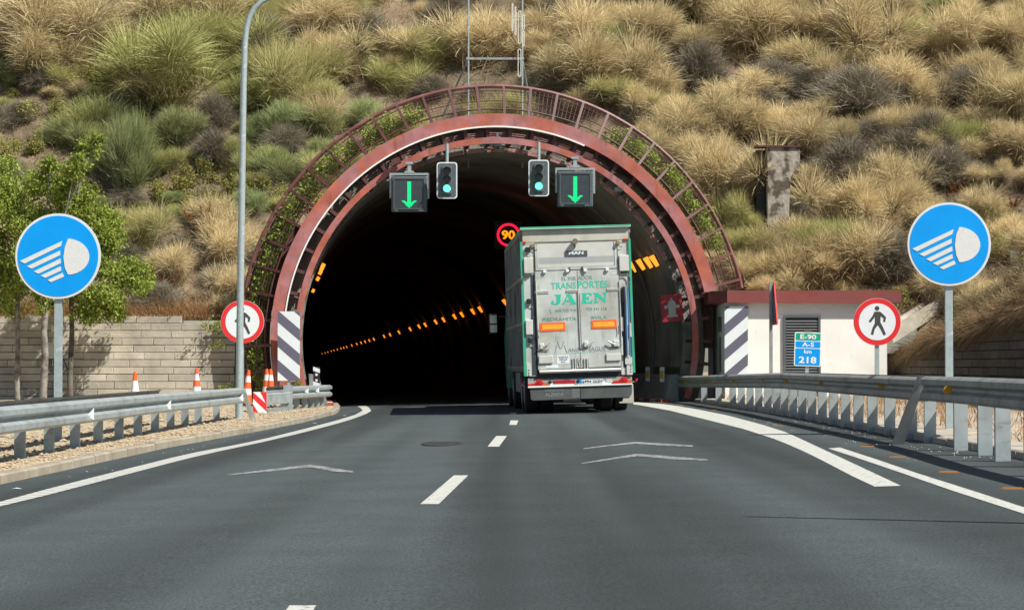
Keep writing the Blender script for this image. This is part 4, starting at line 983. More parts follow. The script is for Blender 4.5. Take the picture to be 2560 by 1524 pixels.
# right rail: far run and near run
gr = empty('crash_barrier', (0, 0, 0), (0, 0, 0), 'right crash barrier run curving from the tunnel past the white hut', 'crash barrier')
pts = [(1701, 28 / .31, 936), (1733, 93, 933), (1815, 100, 934), (1902, 114, 931), (1967, 130, 929), (2031, 141, 933), (2160, 171, 937), (2290, 196, 943)]
pr = []
for y in [64.0, 62, 60, 57, 54, 51, 48, 45, 42, 39, 36, 33, 31, 29.4]:
    xx = 5.3 if y < 48 else 5.3 - (y - 48) * .030 - max(0, y - 60) * .05
    pr.append(Vector((xx, y, .80 - max(0, y - 46) * .009)))
wbeam(pr, 1).build('beam', GALVD, gr, smooth=True)
wbeam([p_ + Vector((.50, 0, 0)) for p_ in pr[1:]], -1).build('back_beam', GALVD, gr, smooth=True)
def rx(y):
    for a_, c_ in zip(pr, pr[1:]):
        if c_.y <= y <= a_.y: t = (y - c_.y) / (a_.y - c_.y); return c_.x + (a_.x - c_.x) * t, c_.z + (a_.z - c_.z) * t
    return pr[-1].x, pr[-1].z
yp = [60.5, 57.5, 54.7, 53.1, 51.6, 50.2, 48.8, 47.4, 46, 44.6, 43.2, 41.8, 40.4, 39, 37.6, 36.2, 34.8, 33.2, 31.4, 30.0]
for y in yp:
    x, z = rx(y); x += .03
    b = MB(); b.prism([(x, .0), (x + .15, .0), (x + .15, z + .08), (x, z + .08)], y, y + .006); b.box(x, x + .006, y + .006, y + .06, 0, z + .08); b.box(x + .144, x + .15, y + .006, y + .06, 0, z + .08)
    b.build('post', GALV, gr)
for y in (62.5, 58.2, 53.5, 48.5, 44.5, 39.5, 33.0):
    x, z = rx(y); MB().disc(0, 0, .035, -.02, .02, 16).build('reflector', YEL, gr, loc=(x - .06, y, z))
gn = empty('crash_barrier', (0, 0, 0), (0, 0, 0), 'near end of the right crash barrier with its slanted end strut', 'crash barrier')
pn = [Vector((5.22, 29.2, .815)), Vector((5.16, 26.5, .82)), Vector((5.02, 23, .82)), Vector((4.95, 18, .82)), Vector((4.95, 10, .82)), Vector((4.95, 2, .82))]
wbeam(pn, 1).build('beam', GALVD, gn, smooth=True)
for y in (27.3, 25.9, 24.4, 23.0, 21, 19, 17, 15, 13, 11, 9):
    x = 5.14 + .06 if y > 25 else 5.08
    b = MB(); b.box(x, x + .16, y, y + .07, .0, .9); b.build('post', GALV, gn)
b = MB()
for sx in (-.0, ):
    b.add([(5.12, 29.2, .97), (5.22, 29.2, .97), (4.98, 29.6, .06), (4.84, 29.6, .06), (5.12, 29.3, .97), (5.22, 29.3, .97), (4.98, 29.72, .06), (4.84, 29.72, .06)], [(0, 1, 2, 3), (4, 7, 6, 5), (0, 4, 5, 1), (1, 5, 6, 2), (2, 6, 7, 3), (3, 7, 4, 0)])
b.build('end_strut', GALVD, gn)
MB().disc(0, 0, .05, -.02, .02, 16).build('reflector', YEL, gn, loc=(5.05, 26.9, .82))
# ------------------------------------------------------------------ lamp post, mast
e_ = empty('lamp_post', (0, 0, 0), (0, 0, 0), 'tall curved galvanised lamp post at the left end of the barrier', 'lamp post')
D = 47.0
px = [(597, 1050), (598, 985), (600, 800), (603, 600), (606, 400), (609, 200), (612, 110), (616, 70), (624, 42), (637, 20), (655, 4), (680, -8), (720, -20), (790, -32)]
pp = [P(u, v, D) for u, v in px]; e_.location = (pp[0].x, D, pp[0].z); pp = [p_ - pp[0] for p_ in pp]
MB().tube(pp, .077, 16, .045).build('pole', POLE, e_, smooth=True)
p_ = pp[-1]; MB().cbox(p_.x - .05, p_.x + .65, p_.y - .12, p_.y + .12, p_.z - .06, p_.z + .07, .03).build('lamp_head', GALV, e_)
e2_ = empty('unseen_pole', (6.3, 13.4, .1), (0, 0, 0), 'slim galvanised pole beyond the right barrier that shades the road', 'pole')  # pole out of frame, inferred from its shadow on the road and sized to it
MB().tube([(0, 0, -.2), (0, 0, 3.3), (0, 0, 6.35)], .075, 12, .035).build('pole', POLE, e2_, smooth=True)
MB().disc(0, 0, .5, 0, .02, 4).build('footing', CONC, e2_, loc=(0, 0, .02))
# antenna mast
e_ = empty('antenna_mast', (0, 0, 0), (0, 0, 0), 'pair of galvanised poles with white loop antennas above the arch', 'antenna mast')
D = 67.2; zt = P(0, -40, D).z; A = P(1171, 290, D); B = P(1306, 290, D)
for q_ in (A, B): MB().tube([(q_.x, D, 6.8), (q_.x, D, zt + .8)], .024, 8).build('pole', POLE, e_)
zc_ = P(0, 147, D).z; MB().box(A.x - .06, B.x + .05, D - .03, D + .03, zc_ - .03, zc_ + .03).build('crossbar', GALV, e_)
for q_, dx in ((A, -.78), (B, .28)): MB().tube([(q_.x, D, zc_), (q_.x + dx, D + .9, zc_ - 1.6)], .03, 6).build('brace', GALVD, e_)
ANT = mat('white_loop', (.68, .68, .62), .5)
def loop(u, v0, v1, w=7.5):
    a = P(u, v0, D); c = P(u, v1, D); hw = w / (F / D) / 2; pts = []
    for k in range(9): t = rad(180 - 180 * k / 8); pts.append((a.x + hw * math.cos(t), D - .12, a.z - hw + hw * math.sin(t)))
    for k in range(9): t = rad(-180 * k / 8); pts.append((a.x + hw * math.cos(t), D - .12, c.z + hw + hw * math.sin(t)))
    pts.append(pts[0]); MB().tube(pts, .013, 6).build('loop_antenna', ANT, e_)
for u, a_, c_, w_ in ((1281, 12, 80, 2.5), (1288.5, 20, 90, 2.5), (1299, 30, 111, 7), (1308, 40, 76, 5), (1308, 80, 118, 4), (1298.5, 125, 193, 7)): loop(u, a_, c_, w_)
b = MB()
for u, v in ((1280, 47), (1288, 55), (1298, 70), (1298, 156)): a = P(u, v, D); b.box(a.x, B.x, D - .13, D - .11, a.z - .01, a.z + .01)
b.build('antenna_arm', GALVD, e_)
# concrete pillar on the slope
p0 = Hpos(1945, 470); D = p0.y - 2.6; a = P(1918, 368, D); c = P(1962, 560, D)
e_ = empty('concrete_pillar', (a.x, D, c.z), (0, 0, 0), 'weathered broken concrete pillar with a rusty plate on the slope', 'pillar')
hh = a.z - c.z
MB().prism([(0, -.5), (.62, -.5), (.66, hh * .3), (.7, hh * .62), (.98, hh * .8), (.97, hh), (.0, hh), (.02, hh * .6)], .0, 1.3).build('shaft', mat('pillar_concrete', (.34, .31, .26), .9, 0, .45, 5, 1.0, 9, (.09, .07, .055), .47, .55), e_)
MB().box(-.28, -.02, .5, 1.3, -.4, hh - .05).build('recess_shade', BLACK, e_)  # solid black block: shade of the gap beside the shaft as colour
MB().box(-.36, 1.0, -.06, .5, hh, hh + .05).build('rusty_plate', RUSTD, e_)
# gutter beams right
a = P(2200, 832, 66); c = P(2400, 715, 68)
e_ = MB().sweep([tuple(a), tuple(a.lerp(c, .5) + Vector((0, 0, .05))), tuple(c)], [(0, -.3), (.5, -.3), (.5, .12), (.38, .12), (.3, .02), (.12, .02), (.08, .12), (0, .12)]).build('concrete_gutter', CONC, label='pale concrete drain channel climbing the slope behind the hut', cat='drain channel')
a = Hpos(2520, 655); MB().cbox(0, .42, -.25, .3, -.2, .32, .02).build('concrete_block', CONCD, loc=a, label='grey concrete block half buried near the right blue sign', cat='concrete block')
# ------------------------------------------------------------------ service hut
hut = empty('service_hut', (5.74, 62.5, .12), (0, 0, 0), 'white service hut with a red roof band right of the tunnel', 'hut')
zt = 3.10 - .12
WALLW = mat('hut_render', (.82, .81, .77), .8, 0, .07, .9, .15, 60, (.70, .69, .64), .52, .75)
streaks(WALLW, (.52, .47, .38), (2.5, 2.5, .6), .58, .8)
b = MB(); b.box(0, 4.36, 0, 4.2, -.1, zt - .3); b.build('wall', WALLW, hut)
b = MB(); pl = [(.04, -.22), (4.72, -.22), (4.72, 4.4), (-.42, 4.4), (-.34, .5)]; n = len(pl)
b.add([(x, y, zt - .33) for x, y in pl] + [(x, y, zt) for x, y in pl], [tuple(reversed(range(n))), tuple(range(n, 2 * n))] + [(i, (i + 1) % n, (i + 1) % n + n, i + n) for i in range(n)])
b.build('roof', mat('roof_band', (.24, .052, .045), .6, 0, .18, 1.5, 0, 1, (.19, .055, .05), .45, .6), hut)
ld = MB(); x0, x1 = (1958 - 1280) / 92.8 - 5.74, (2051 - 1280) / 92.8 - 5.74; z1 = P(0, 790, 62.5).z - .12
ld.box(x0 + .06, x1 - .06, -.012, -.004, .1, z1 - .04)
door = ld.build('louvre_door', BLACK, hut)
b = MB(); k = 0; z = .12
while z < z1 - .1:
    b.add([(x0 + .06, -.05, z), (x1 - .06, -.05, z), (x1 - .06, -.014, z + .045), (x0 + .06, -.014, z + .045), (x0 + .06, -.014, z - .004), (x1 - .06, -.014, z - .004)], [(0, 1, 2, 3), (0, 4, 5, 1), (3, 2, 5, 4)]); z += .075
b.build('slats', mat('louvre_grey', (.09, .10, .105), .5, 0, .1), door)
b = MB(); b.box(x0, x0 + .06, -.06, -.002, .05, z1); b.box(x1 - .06, x1, -.06, -.002, .05, z1); b.box(x0 + .06, x1 - .06, -.06, -.002, z1 - .04, z1); b.build('door_frame', MATS['louvre_grey'], door)
sd = MB(); sd.box(-.012, .0, 1.0, 2.0, 1.9, 2.3); sd.box(-.014, .0, 1.2, 1.6, .8, 1.75); sd.build('side_vent', DKG2, hut)
MB().box(-.12, -.01, 3.6, 4.0, -.1, zt - .34).build('corner_post', WHITE, hut)
# km sign
D = 52.5; a = P(1981, 830, D); c = P(2048.5, 915, D); w, hh = c.x - a.x, a.z - c.z
e_ = empty('kilometre_sign', ((a.x + c.x) / 2, D, .2), (0, rad(2), 0), 'small kilometre sign reading E-90 A-5 km 218', 'road sign')
zz = c.z - .2
MB().prism([(x, zz + hh / 2 + z) for x, z in rrect(w / 2, hh / 2, .04)], 0, .02).build('plate', WHITER, e_)
MB().prism([(x, zz + hh * .865 + z) for x, z in rrect(w / 2 - .025, hh * .105, .02)], -.004, 0).build('green_field', GREENS, e_)
MB().prism([(x, zz + hh * .64 + z) for x, z in rrect(w / 2 - .025, hh * .09, .02)], -.004, 0).build('blue_field', BLUE, e_)
MB().prism([(x, zz + hh * .275 + z) for x, z in rrect(w / 2 - .025, hh * .245, .02)], -.004, 0).build('blue_field', BLUE, e_)
for s_, z, ww, h_ in (('E-90', .865, .36, .11), ('A-5', .64, .27, .10), ('km', .43, .17, .085), ('218', .185, .40, .15)):
    text('lettering', s_, ww, h_, WHITER, e_, 0, zz + hh * z, -.0045, .003, .025)
MB().box(-.04, .04, .021, .07, 0, zz + hh * .8).build('post', GALV, e_)
MB().box(-.08, .08, -.005, .03, zz + hh, zz + hh + .03).build('clip', mat('brass', (.3, .25, .12), .5, .5), e_)
# edge-on sign
D = 54; a = P(1927, 705, D); e_ = empty('turned_warning_sign', (a.x, D, .2), (0, 0, rad(92)), 'red edged warning sign seen edge-on beside the hut door', 'road sign')
h0 = P(0, 812, D).z - .2; h1 = P(0, 705, D).z - .2
tri = [(-.55, h0), (.55, h0), (0.04, h1), (-.04, h1)]
MB().prism(tri, -.09, -.06).build('plate', RED, e_)
MB().prism([(x * .9, h0 + .05 + (z - h0) * .9) for x, z in tri], -.058, -.04).build('back', DKG, e_)
MB().box(-.035, .035, -.035, .035, 0, h1 + .0).build('post', GALVD, e_)
# marker post at left mouth
D = 60.8; a = P(783, 916, D); c = P(799.5, 966, D); w = c.x - a.x; hh = a.z - c.z
e_ = empty('marker_post', (a.x, D, .1), (0, 0, 0), 'black and white marker post with two white dots at the left tunnel mouth', 'marker post'); z0 = c.z - .1
MB().box(0, w, 0, .03, -.1, z0 + hh).build('board', BLACK, e_)
poly_part(e_, 'white_marks', [[(0, z0 + hh), (w, z0 + hh * .88), (w, z0 + hh * .68), (0, z0 + hh * .8)], [(0, z0 + hh * .27), (w, z0 + hh * .16), (w, z0 - .1), (0, z0 - .1)]], 1, 0, WHITER, -.001)
MB().disc(w * .5, z0 + hh * .60, .033, -.004, -.001, 16).disc(w * .5, z0 + hh * .32, .033, -.0045, -.001, 16).build('dots', WHITER, e_)
# ------------------------------------------------------------------ cones
CW = mat('cone_white', (.72, .72, .70), .5)
def cone(u, D, zb, lab, lean=0, hgt=.88):
    x = (u - 1280) * D / F
    e_ = empty('traffic_cone', (x, D, zb), (0, rad(lean), 0), lab, 'traffic cone', 'orange traffic cones')
    MB().cbox(-.2, .2, -.2, .2, 0, .05, .012).build('base', BLACK, e_)
    def fr_(z): return .15 - .115 * z / hgt
    segs = [(.05, .27, 0), (.27, .42, 1), (.42, .58, 0), (.58, .73, 1), (.73, hgt, 0)]
    if hgt < .85: segs = [(.05, .36, 0), (.36, .62, 1), (.62, hgt, 0)]
    for z0, z1, k in segs:
        b = MB().tube([(0, 0, z0), (0, 0, z1)], fr_(z0), 20, fr_(z1)); b.build('body' if k == 0 else 'reflective_band', CW if k else ORANGE, e_, smooth=True)
cone(338, 56, .10, 'traffic cone farthest left, rising above the long barrier', 0, .84)
cone(492, 58.5, .14, 'second traffic cone from the left above the long barrier', 0)
cone(616, 57.5, .10, 'traffic cone touching the lamp post', 4)
cone(667, 60.2, .12, 'rear traffic cone of the pair beside the striped board')
cone(677, 59.4, .12, 'front traffic cone of the pair beside the striped board')
# ------------------------------------------------------------------ trees
def tree(base, trunk_top, clumps, n, lab, seed, tr=.09, bark=BARK, lean=0):
    r = random.Random(seed); e_ = empty('roadside_tree', base, (0, 0, 0), lab, 'tree', 'trees by the block wall')
    b = MB(); top = Vector((lean, 0, trunk_top)); pts = [Vector((0, 0, -.1))] + [Vector((lean * t + r.gauss(0, .02), r.gauss(0, .02), trunk_top * t)) for t in (.2, .4, .6, .8)] + [top]
    b.tube(pts, tr, 10, tr * .7); b.build('trunk', bark, e_, smooth=True)
    b = MB(); lf = MB(); lf.c = []
    for c, R in clumps:
        c = Vector(c); s0 = top * r.uniform(.75, 1.0); mid = s0.lerp(c, .5) + Vector((r.gauss(0, .1), r.gauss(0, .1), .12))
        b.tube([s0, mid, c], tr * .42, 6, .012)
        for q_ in range(5):
            d = Vector((r.gauss(0, 1), r.gauss(0, 1), r.gauss(0, .7))).normalized() * R * .9; b.tube([c, c + d * .5 + Vector((0, 0, .03)), c + d], .012, 4, .004, False)
    b.build('limbs', bark, e_)
    tot = sum(R ** 2 for c, R in clumps)
    for c, R in clumps:
        c = Vector(c); subs = [c + Vector((r.gauss(0, 1), r.gauss(0, 1), r.gauss(0, .8))).normalized() * R * r.uniform(.3, 1.0) for _ in range(12)]
        for k in range(int(n * R ** 2 / tot)):
            s_ = r.choice(subs); d = Vector((r.gauss(0, 1), r.gauss(0, 1), r.gauss(0, 1))) * R * .22
            leaf(lf, s_ + d, r.uniform(.055, .12), r, .9)
    lf.build('crown', LEAF, e_)
def clp(base, D, lst):
    out = []
    for u, v, rp in lst:
        p_ = P(u, v, D) - Vector(base); out.append(((p_.x, RND.uniform(-.7, .7), p_.z), rp / (F / D)))
    return out
D1, D2, D3 = 61.0, 60.0, 62.0
b1 = P(44, 1000, D1); b2 = P(107, 1000, D2); b3 = P(176, 990, D3)
tree(b1, 3.0, clp(b1, D1, [(-40, 520, 70), (20, 480, 60), (60, 530, 55), (-20, 620, 70), (20, 690, 65), (-60, 700, 70), (70, 620, 55), (20, 420, 35), (60, 450, 30), (30, 760, 40), (-120, 560, 90), (-150, 680, 80)]), 19000, 'leftmost roadside tree with a slim pale trunk', 61, .075)
tree(b2, 3.0, clp(b2, D2, [(130, 470, 60), (100, 560, 65), (190, 520, 55), (150, 640, 60), (85, 650, 50), (200, 420, 35), (215, 360, 28), (250, 350, 20), (120, 410, 30), (110, 740, 40), (180, 700, 40)]), 18000, 'middle roadside tree with the thickest trunk', 62, .10, lean=.1)
tree(b3, 2.9, clp(b3, D3, [(240, 540, 50), (270, 610, 60), (220, 640, 50), (300, 680, 50), (340, 690, 35), (260, 730, 55), (220, 780, 40), (290, 770, 35), (355, 720, 22), (180, 570, 45), (270, 560, 40)]), 18000, 'right roadside tree with a dark trunk behind the blue sign', 63, .08, BARKD)
# ------------------------------------------------------------------ small road bits
r = random.Random(77); e0 = None
for k, (x, y) in enumerate(((232, 820), (438, 847), (800, 937), (1320, 1058), (1495, 1120), (1790, 1207), (2160, 1303))):
    p_ = G(*z8(x, y)); me = MB().prism([(-.10, 0), (.10, 0), (.08, .014), (-.08, .014)], -.04, .04)
    o = me.build('road_stud', mat('orange_stud', (.36, .15, .04), .5), loc=(p_.x, p_.y, zg(p_.x)), label=('orange road stud, number %s from the tunnel along the right edge line' % ('one', 'two', 'three', 'four', 'five', 'six', 'seven')[k]), cat='road stud', group='orange road studs')
b = MB()
for k in range(170):
    y = r.uniform(25, 44); x = RX(y) - abs(r.gauss(0, .5)) - .08; s_ = r.uniform(.003, .007); z = zg(x)
    b.add([(x - s_, y - s_, z), (x + s_, y - s_, z), (x, y + s_, z), (x, y, z + s_)], [(0, 1, 3), (1, 2, 3), (2, 0, 3)])
for k in range(40):
    y = r.uniform(24, 50); x = -4.9 + abs(r.gauss(0, .6)); s_ = r.uniform(.003, .007); z = zg(x)
    b.add([(x - s_, y - s_, z), (x + s_, y - s_, z), (x, y + s_, z), (x, y, z + s_)], [(0, 1, 3), (1, 2, 3), (2, 0, 3)])
b.build('debris', WHITE, kind='stuff', label='tiny pale chips scattered along the road edges')
for u, v, k in ((40, 1222, 'nearest the frame edge'), (786, 1058, 'beside the crash cushion'), (861, 1039, 'close to the tunnel mouth')):
    p_ = G(u, v); MB().add([(-.05, 0, 0), (.0, -.025, .006), (.06, .01, .0), (.0, .035, .010)], [(0, 1, 3), (1, 2, 3)]).build('litter', WHITER, loc=(p_.x, p_.y, zg(p_.x) + .004), label='pale scrap of litter on the left shoulder ' + k, cat='litter')
# ------------------------------------------------------------------ LORRY
TH = rad(1.8)
lorry = empty('livestock_lorry', (1.543, 51.8, .03), (0, -TH, rad(2.4)), 'grey and green livestock lorry entering the tunnel', 'lorry')
def tp(x, y):
    dx = (x - 636) / 319.6; dz = (1414 - y) / 319.6
    return dx * math.cos(TH) + dz * math.sin(TH), -dx * math.sin(TH) + dz * math.cos(TH)
ALU = mat('dirty_aluminium', (.56, .60, .57), .55, .25, .16, 2.2, .04, 30, (.40, .41, .36), .46, .62)
ALU2 = mat('pale_aluminium', (.60, .61, .57), .5, .2, .08, 3, 0, 1, (.5, .5, .45), .5, .7)
ALU3 = mat('grimy_header', (.50, .50, .43), .6, .1, .14, 2.5, 0, 1, (.38, .36, .28), .5, .68)
TGREEN = mat('lorry_green', (.035, .37, .22), .5, 0, .12, 3, 0, 1, (.06, .28, .19), .5, .7)
JGREEN = mat('lettering_green', (.02, .50, .34), .5, 0, .05, 4)
FADED = mat('faded_lettering', (.09, .27, .22), .6, 0, .15, 8)
GREYL = mat('grey_lettering', (.17, .21, .21), .6, 0, .12, 8)
SIDE = mat('lorry_side', (.22, .24, .23), .6, .2, .2, 2, 0, 1, (.1, .1, .1), .5, .65)
RUB = mat('rubber', (.075, .085, .085), .8, 0, .18, 3, 0, 1, (.11, .115, .11), .5, .7)
TYRE = mat('tyre', (.02, .02, .021), .85)
LREFL = mat('orange_reflective', (.86, .40, .03), .4); LREFR = mat('orange_red_border', (.80, .13, .04), .4)
STEEL = mat('dark_steel', (.09, .09, .09), .5, .4); LRED = mat('lamp_red', (.55, .02, .015), .25)
SHADOWB = mat('blue_grey_gap_shade', (.035, .045, .06), .6)  # for flat strips that paint the shade of the gaps beside the doors
def pb(name, x0, y0, x1, y1, m, proud, thick=None, parent=None, bev=0, smooth=False):
    """panel on the rear face from zoom pixels: proud = metres it stands out"""
    cx, cz = tp((x0 + x1) / 2, (y0 + y1) / 2); w = abs(x1 - x0) / 319.6 / 2; h = abs(y1 - y0) / 319.6 / 2; thick = proud + .01 if thick is None else thick
    b = MB()
    if bev: b.cbox(cx - w, cx + w, -proud, -proud + thick, cz - h, cz + h, bev)
    else: b.box(cx - w, cx + w, -proud, -proud + thick, cz - h, cz + h)
    return b.build(name, m, parent or lorry)
def pline(name, pts, r_, m, proud, parent=None):
    b = MB(); b.tube([(tp(x, y)[0], -proud, tp(x, y)[1]) for x, y in pts], r_, 6); return b.build(name, m, parent or lorry)
# body shell
zt = 4.12
body = MB().box(-1.20, 1.20, .06, 9.0, .95, zt).build('body', SIDE, lorry)
MB().box(-1.22, 1.22, -.04, 9.05, zt, zt + .05).build('roof', mat('roof_green', (.10, .36, .25), .5, 0, .1, 2), lorry)
# green roof lip
a0 = tp(195, 92); a1 = tp(990, 62)
MB().cbox(a0[0], a1[0], -.10, .06, zt + .0, zt + .055, .012).build('roof_lip', TGREEN, lorry)
MB().box(a0[0] + .01, a1[0] - .01, -.104, -.098, zt + .002, zt + .016).build('lip_edge', ALU2, lorry)
# header
h0 = tp(217, 115); h1 = tp(972, 185)
pb('header', 217, 100, 971, 186, ALU3, .03, .08)
pb('header', 205, 186, 985, 206, ALU3, .022, .07)
hd = lorry.children[-2]
# corner posts
def poly_rear(name, pts, m, proud, th=.02, parent=None):
    return MB().prism([tp(*q_) for q_ in pts], -proud, -proud + th).build(name, m, parent or lorry)
poly_rear('corner_post', [(199, 196), (216, 196), (248, 1150), (228, 1150)], TGREEN, .05, .13)
poly_rear('corner_post', [(972, 168), (989, 168), (1022, 1125), (1005, 1125)], TGREEN, .05, .13)
streaks(ALU, (.27, .26, .22), (5, 5, .8), .55, .72)
# base panels left/right
poly_rear('side_panel', [(216, 200), (298, 200), (318, 1150), (248, 1150)], ALU, .015, .06)
poly_rear('side_panel', [(893, 180), (972, 180), (1005, 1140), (925, 1140)], ALU, .015, .06)
poly_rear('gap_shade', [(273, 430), (300, 430), (322, 1145), (285, 1145)], SHADOWB, .018, .02)
poly_rear('gap_shade', [(918, 520), (936, 520), (958, 1090), (940, 1090)], SHADOWB, .018, .02)
# top hatch
hatch = poly_rear('hatch', [(302, 204), (892, 184), (900, 380), (309, 398)], ALU, .04, .06)
poly_rear('hatch_panel', [(318, 212), (868, 192), (875, 360), (326, 380)], ALU2, .043, .01, hatch)
poly_rear('stain', [(330, 308), (868, 290), (870, 335), (332, 353)], mat('grey_band', (.38, .41, .40), .55, .2, .06, 3), .0445, .01, hatch)
for pts in ([(302, 204), (309, 398)], [(892, 184), (900, 380)], [(868, 192), (875, 358)], [(309, 400), (900, 381)], [(302, 203), (892, 183)]): pline('hatch_seam', pts, .006, STEEL, .044, hatch)
mp = pb('maker_plate', 520, 257, 680, 295, mat('plate_grey', (.085, .10, .105), .4, .2), .06)
cx, cz = tp(599, 273); text('maker_lettering', 'MAN', .33, .068, WHITER, mp, cx, cz, -.061, .004, .035)
# lamp on top
cx, cz = tp(590, 195); wl = MB(); wl.tube([(cx, -.16, cz + .01), (cx, -.03, cz)], .066, 18, .05)
w_ = wl.build('work_lamp', mat('lamp_brown', (.16, .15, .11), .5, .2), lorry, smooth=True)
MB().box(cx - .015, cx + .015, -.08, -.02, cz - .12, cz).build('bracket', STEEL, w_)
for (x, y) in ((288, 222), (898, 200)):
    cx, cz = tp(x, y); o = MB().tube([(cx, -.11, cz), (cx, -.02, cz)], .04, 14, .05).build('side_lamp', mat('amber_brown', (.28, .17, .06), .4), lorry, smooth=True)
    MB().tube([(cx, -.06, cz - .04), (cx + .05, -.05, cz - .1), (cx + .1, -.05, cz - .09)], .006, 5).build('wire', BLACK, o)
for x, y in ((225, 199), (953, 175)): pb('marker_lamp', x - 16, y - 7, x + 16, y + 7, LRED, .05, .04, bev=.006)
for x, y in ((252, 250), (263, 618), (270, 895)):
    o = pb('camera', x - 16, y - 18, x + 16, y + 18, BLACK, .08, .06, bev=.012); pline('cable', [(x - 18, y + 42), (x, y + 30), (x + 26, y + 44)], .008, STEEL, .04, o)
for x0, y0, x1, y1 in ((226, 308, 290, 420), (907, 288, 975, 402), (239, 752, 290, 856)):
    o = pb('side_box', x0, y0, x1, y1, ALU2, .09, .09, bev=.01)
pline('grab_handle', [(218, 490), (214, 462), (232, 440), (268, 434)], .012, STEEL, .07)
pline('grab_handle', [(922, 424), (960, 420), (980, 440), (984, 470)], .012, STEEL, .07)
pb('switch', 922, 404, 975, 420, STEEL, .05); 
# double door
dl = poly_rear('door', [(306, 402), (604, 391), (632, 1090), (330, 1104)], ALU, .04, .05)
dr = poly_rear('door', [(607, 391), (902, 381), (925, 1078), (635, 1090)], ALU, .04, .05)
for pts, pr_ in (([(304, 402), (328, 1104)], dl), ([(606, 391), (633, 1090)], dl), ([(904, 381), (927, 1078)], dr), ([(330, 1106), (926, 1080)], dr), ([(304, 401), (904, 380)], dl)): pline('door_seam', pts, .007, STEEL, .038, pr_)
pline('locking_bar', [(312, 470), (334, 965)], .011, ALU2, .06, dl); pline('locking_bar', [(613, 540), (630, 945)], .011, ALU2, .06, dr); pline('locking_bar', [(908, 470), (924, 930)], .011, ALU2, .06, dr)
pline('locking_bar', [(622, 560), (638, 945)], .006, STEEL, .05, dr)
for x0, y0, x1, y1, pr_ in ((305, 543, 403, 562, dl), (528, 535, 622, 553, dl), (820, 524, 915, 541, dr)):
    pb('hinge', x0, y0, x1, y1, ALU2, .055, .02, pr_); pline('hinge_pin', [(x0, (y0 + y1) / 2 + 2), (x1, (y0 + y1) / 2 - 2)], .005, STEEL, .058, pr_)
for x, y in ((375, 406), (537, 400), (664, 396), (822, 390)):
    pb('catch', x - 11, y - 10, x + 11, y + 9, WHITER, .09, .05)
for x, y in ((553, 390), (644, 385)): pb('latch', x - 6, y - 14, x + 6, y + 14, STEEL, .07, .03)
for x0, y0, x1, y1 in ((312, 405, 365, 452), (842, 390, 893, 428)): pb('riveted_plate', x0, y0, x1, y1, ALU, .043)
# lettering
def tx(name, s_, x0, y0, x1, y1, m, pr_, bold=.0, proud=.0415):
    c = tp((x0 + x1) / 2, (y0 + y1) / 2); text(name, s_, (x1 - x0) / 319.6, (y1 - y0) / 319.6, m, pr_, c[0], c[1], -proud, .002, bold)
z2 = lambda x, y: ((x / 8.243 + 1330 - 1230) * 2.8537, (y / 8.243 + 680 - 540) * 2.8537)
def tx2(name, s_, x0, y0, x1, y1, m, pr_, bold=0):
    a_ = z2(x0, y0); c_ = z2(x1, y1); tx(name, s_, a_[0], a_[1], c_[0], c_[1], m, pr_, bold)
def jm(parts):   # letters drawn in the zoom's pixels
    b = MB()
    for pl in parts: b.prism([tp(*z2(*q_)) for q_ in pl], -.0435, -.0415)
    return b
tx2('lettering', 'EL MIR', 610, 125, 905, 200, FADED, dl); tx2('lettering', 'ADOR', 945, 100, 1240, 185, FADED, dr)
tx2('lettering', 'TRANS', 385, 240, 905, 380, JGREEN, dl, .01); tx2('lettering', 'PORTES', 945, 208, 1562, 355, JGREEN, dr, .01)
serif = [(385, 250), (470, 246), (470, 268), (385, 272)]
J = [[(465, 490), (605, 486), (605, 508), (588, 516), (586, 640), (570, 675), (535, 700), (485, 706), (430, 700), (395, 680), (388, 655), (405, 620), (440, 618), (460, 640), (440, 660), (470, 675), (495, 660), (502, 630), (502, 520), (465, 510)]]
A_ = [[(700, 490), (745, 476), (790, 484), (895, 650), (920, 664), (918, 688), (790, 694), (790, 672), (812, 664), (735, 520), (668, 668), (692, 676), (690, 692), (615, 694), (615, 675), (636, 668), (712, 516)], [(690, 606), (800, 602), (812, 634), (676, 640)]]
E_ = [[(1015, 462), (1222, 455), (1232, 515), (1205, 516), (1185, 482), (1115, 486), (1115, 545), (1140, 545), (1150, 525), (1172, 525), (1172, 606), (1150, 606), (1140, 580), (1115, 580), (1115, 645), (1190, 642), (1225, 600), (1255, 602), (1235, 670), (1015, 676), (1015, 655), (1038, 650), (1038, 486), (1015, 482)]]
N_ = [[(1258, 452), (1352, 448), (1490, 580), (1490, 475), (1462, 466), (1462, 445), (1550, 438), (1550, 458), (1527, 468), (1520, 650), (1494, 652), (1335, 520), (1338, 630), (1366, 642), (1366, 660), (1270, 664), (1270, 645), (1296, 634), (1292, 492), (1258, 472)]]
jm(J + A_[:1]).build('lettering', JGREEN, dl); jm(A_[1:]).build('lettering', JGREEN, dl).location = (0, -.0005, 0); jm(E_ + N_).build('lettering', JGREEN, dr)
tx2('lettering', '608 925 910', 478, 790, 910, 845, FADED, dl); tx2('lettering', '920 341 118', 1115, 755, 1540, 815, FADED, dr)
tx2('lettering', 'PIEDRAHITA', 215, 962, 915, 1032, FADED, dl, .01); tx2('lettering', 'AVILA', 1200, 930, 1540, 992, FADED, dr, .01)
poly_rear('phone_symbol', [z2(*p_) for p_ in ((360, 800), (380, 795), (385, 815), (375, 825), (390, 860), (402, 862), (398, 885), (380, 885), (362, 830))], FADED, .0425, .002, dl)
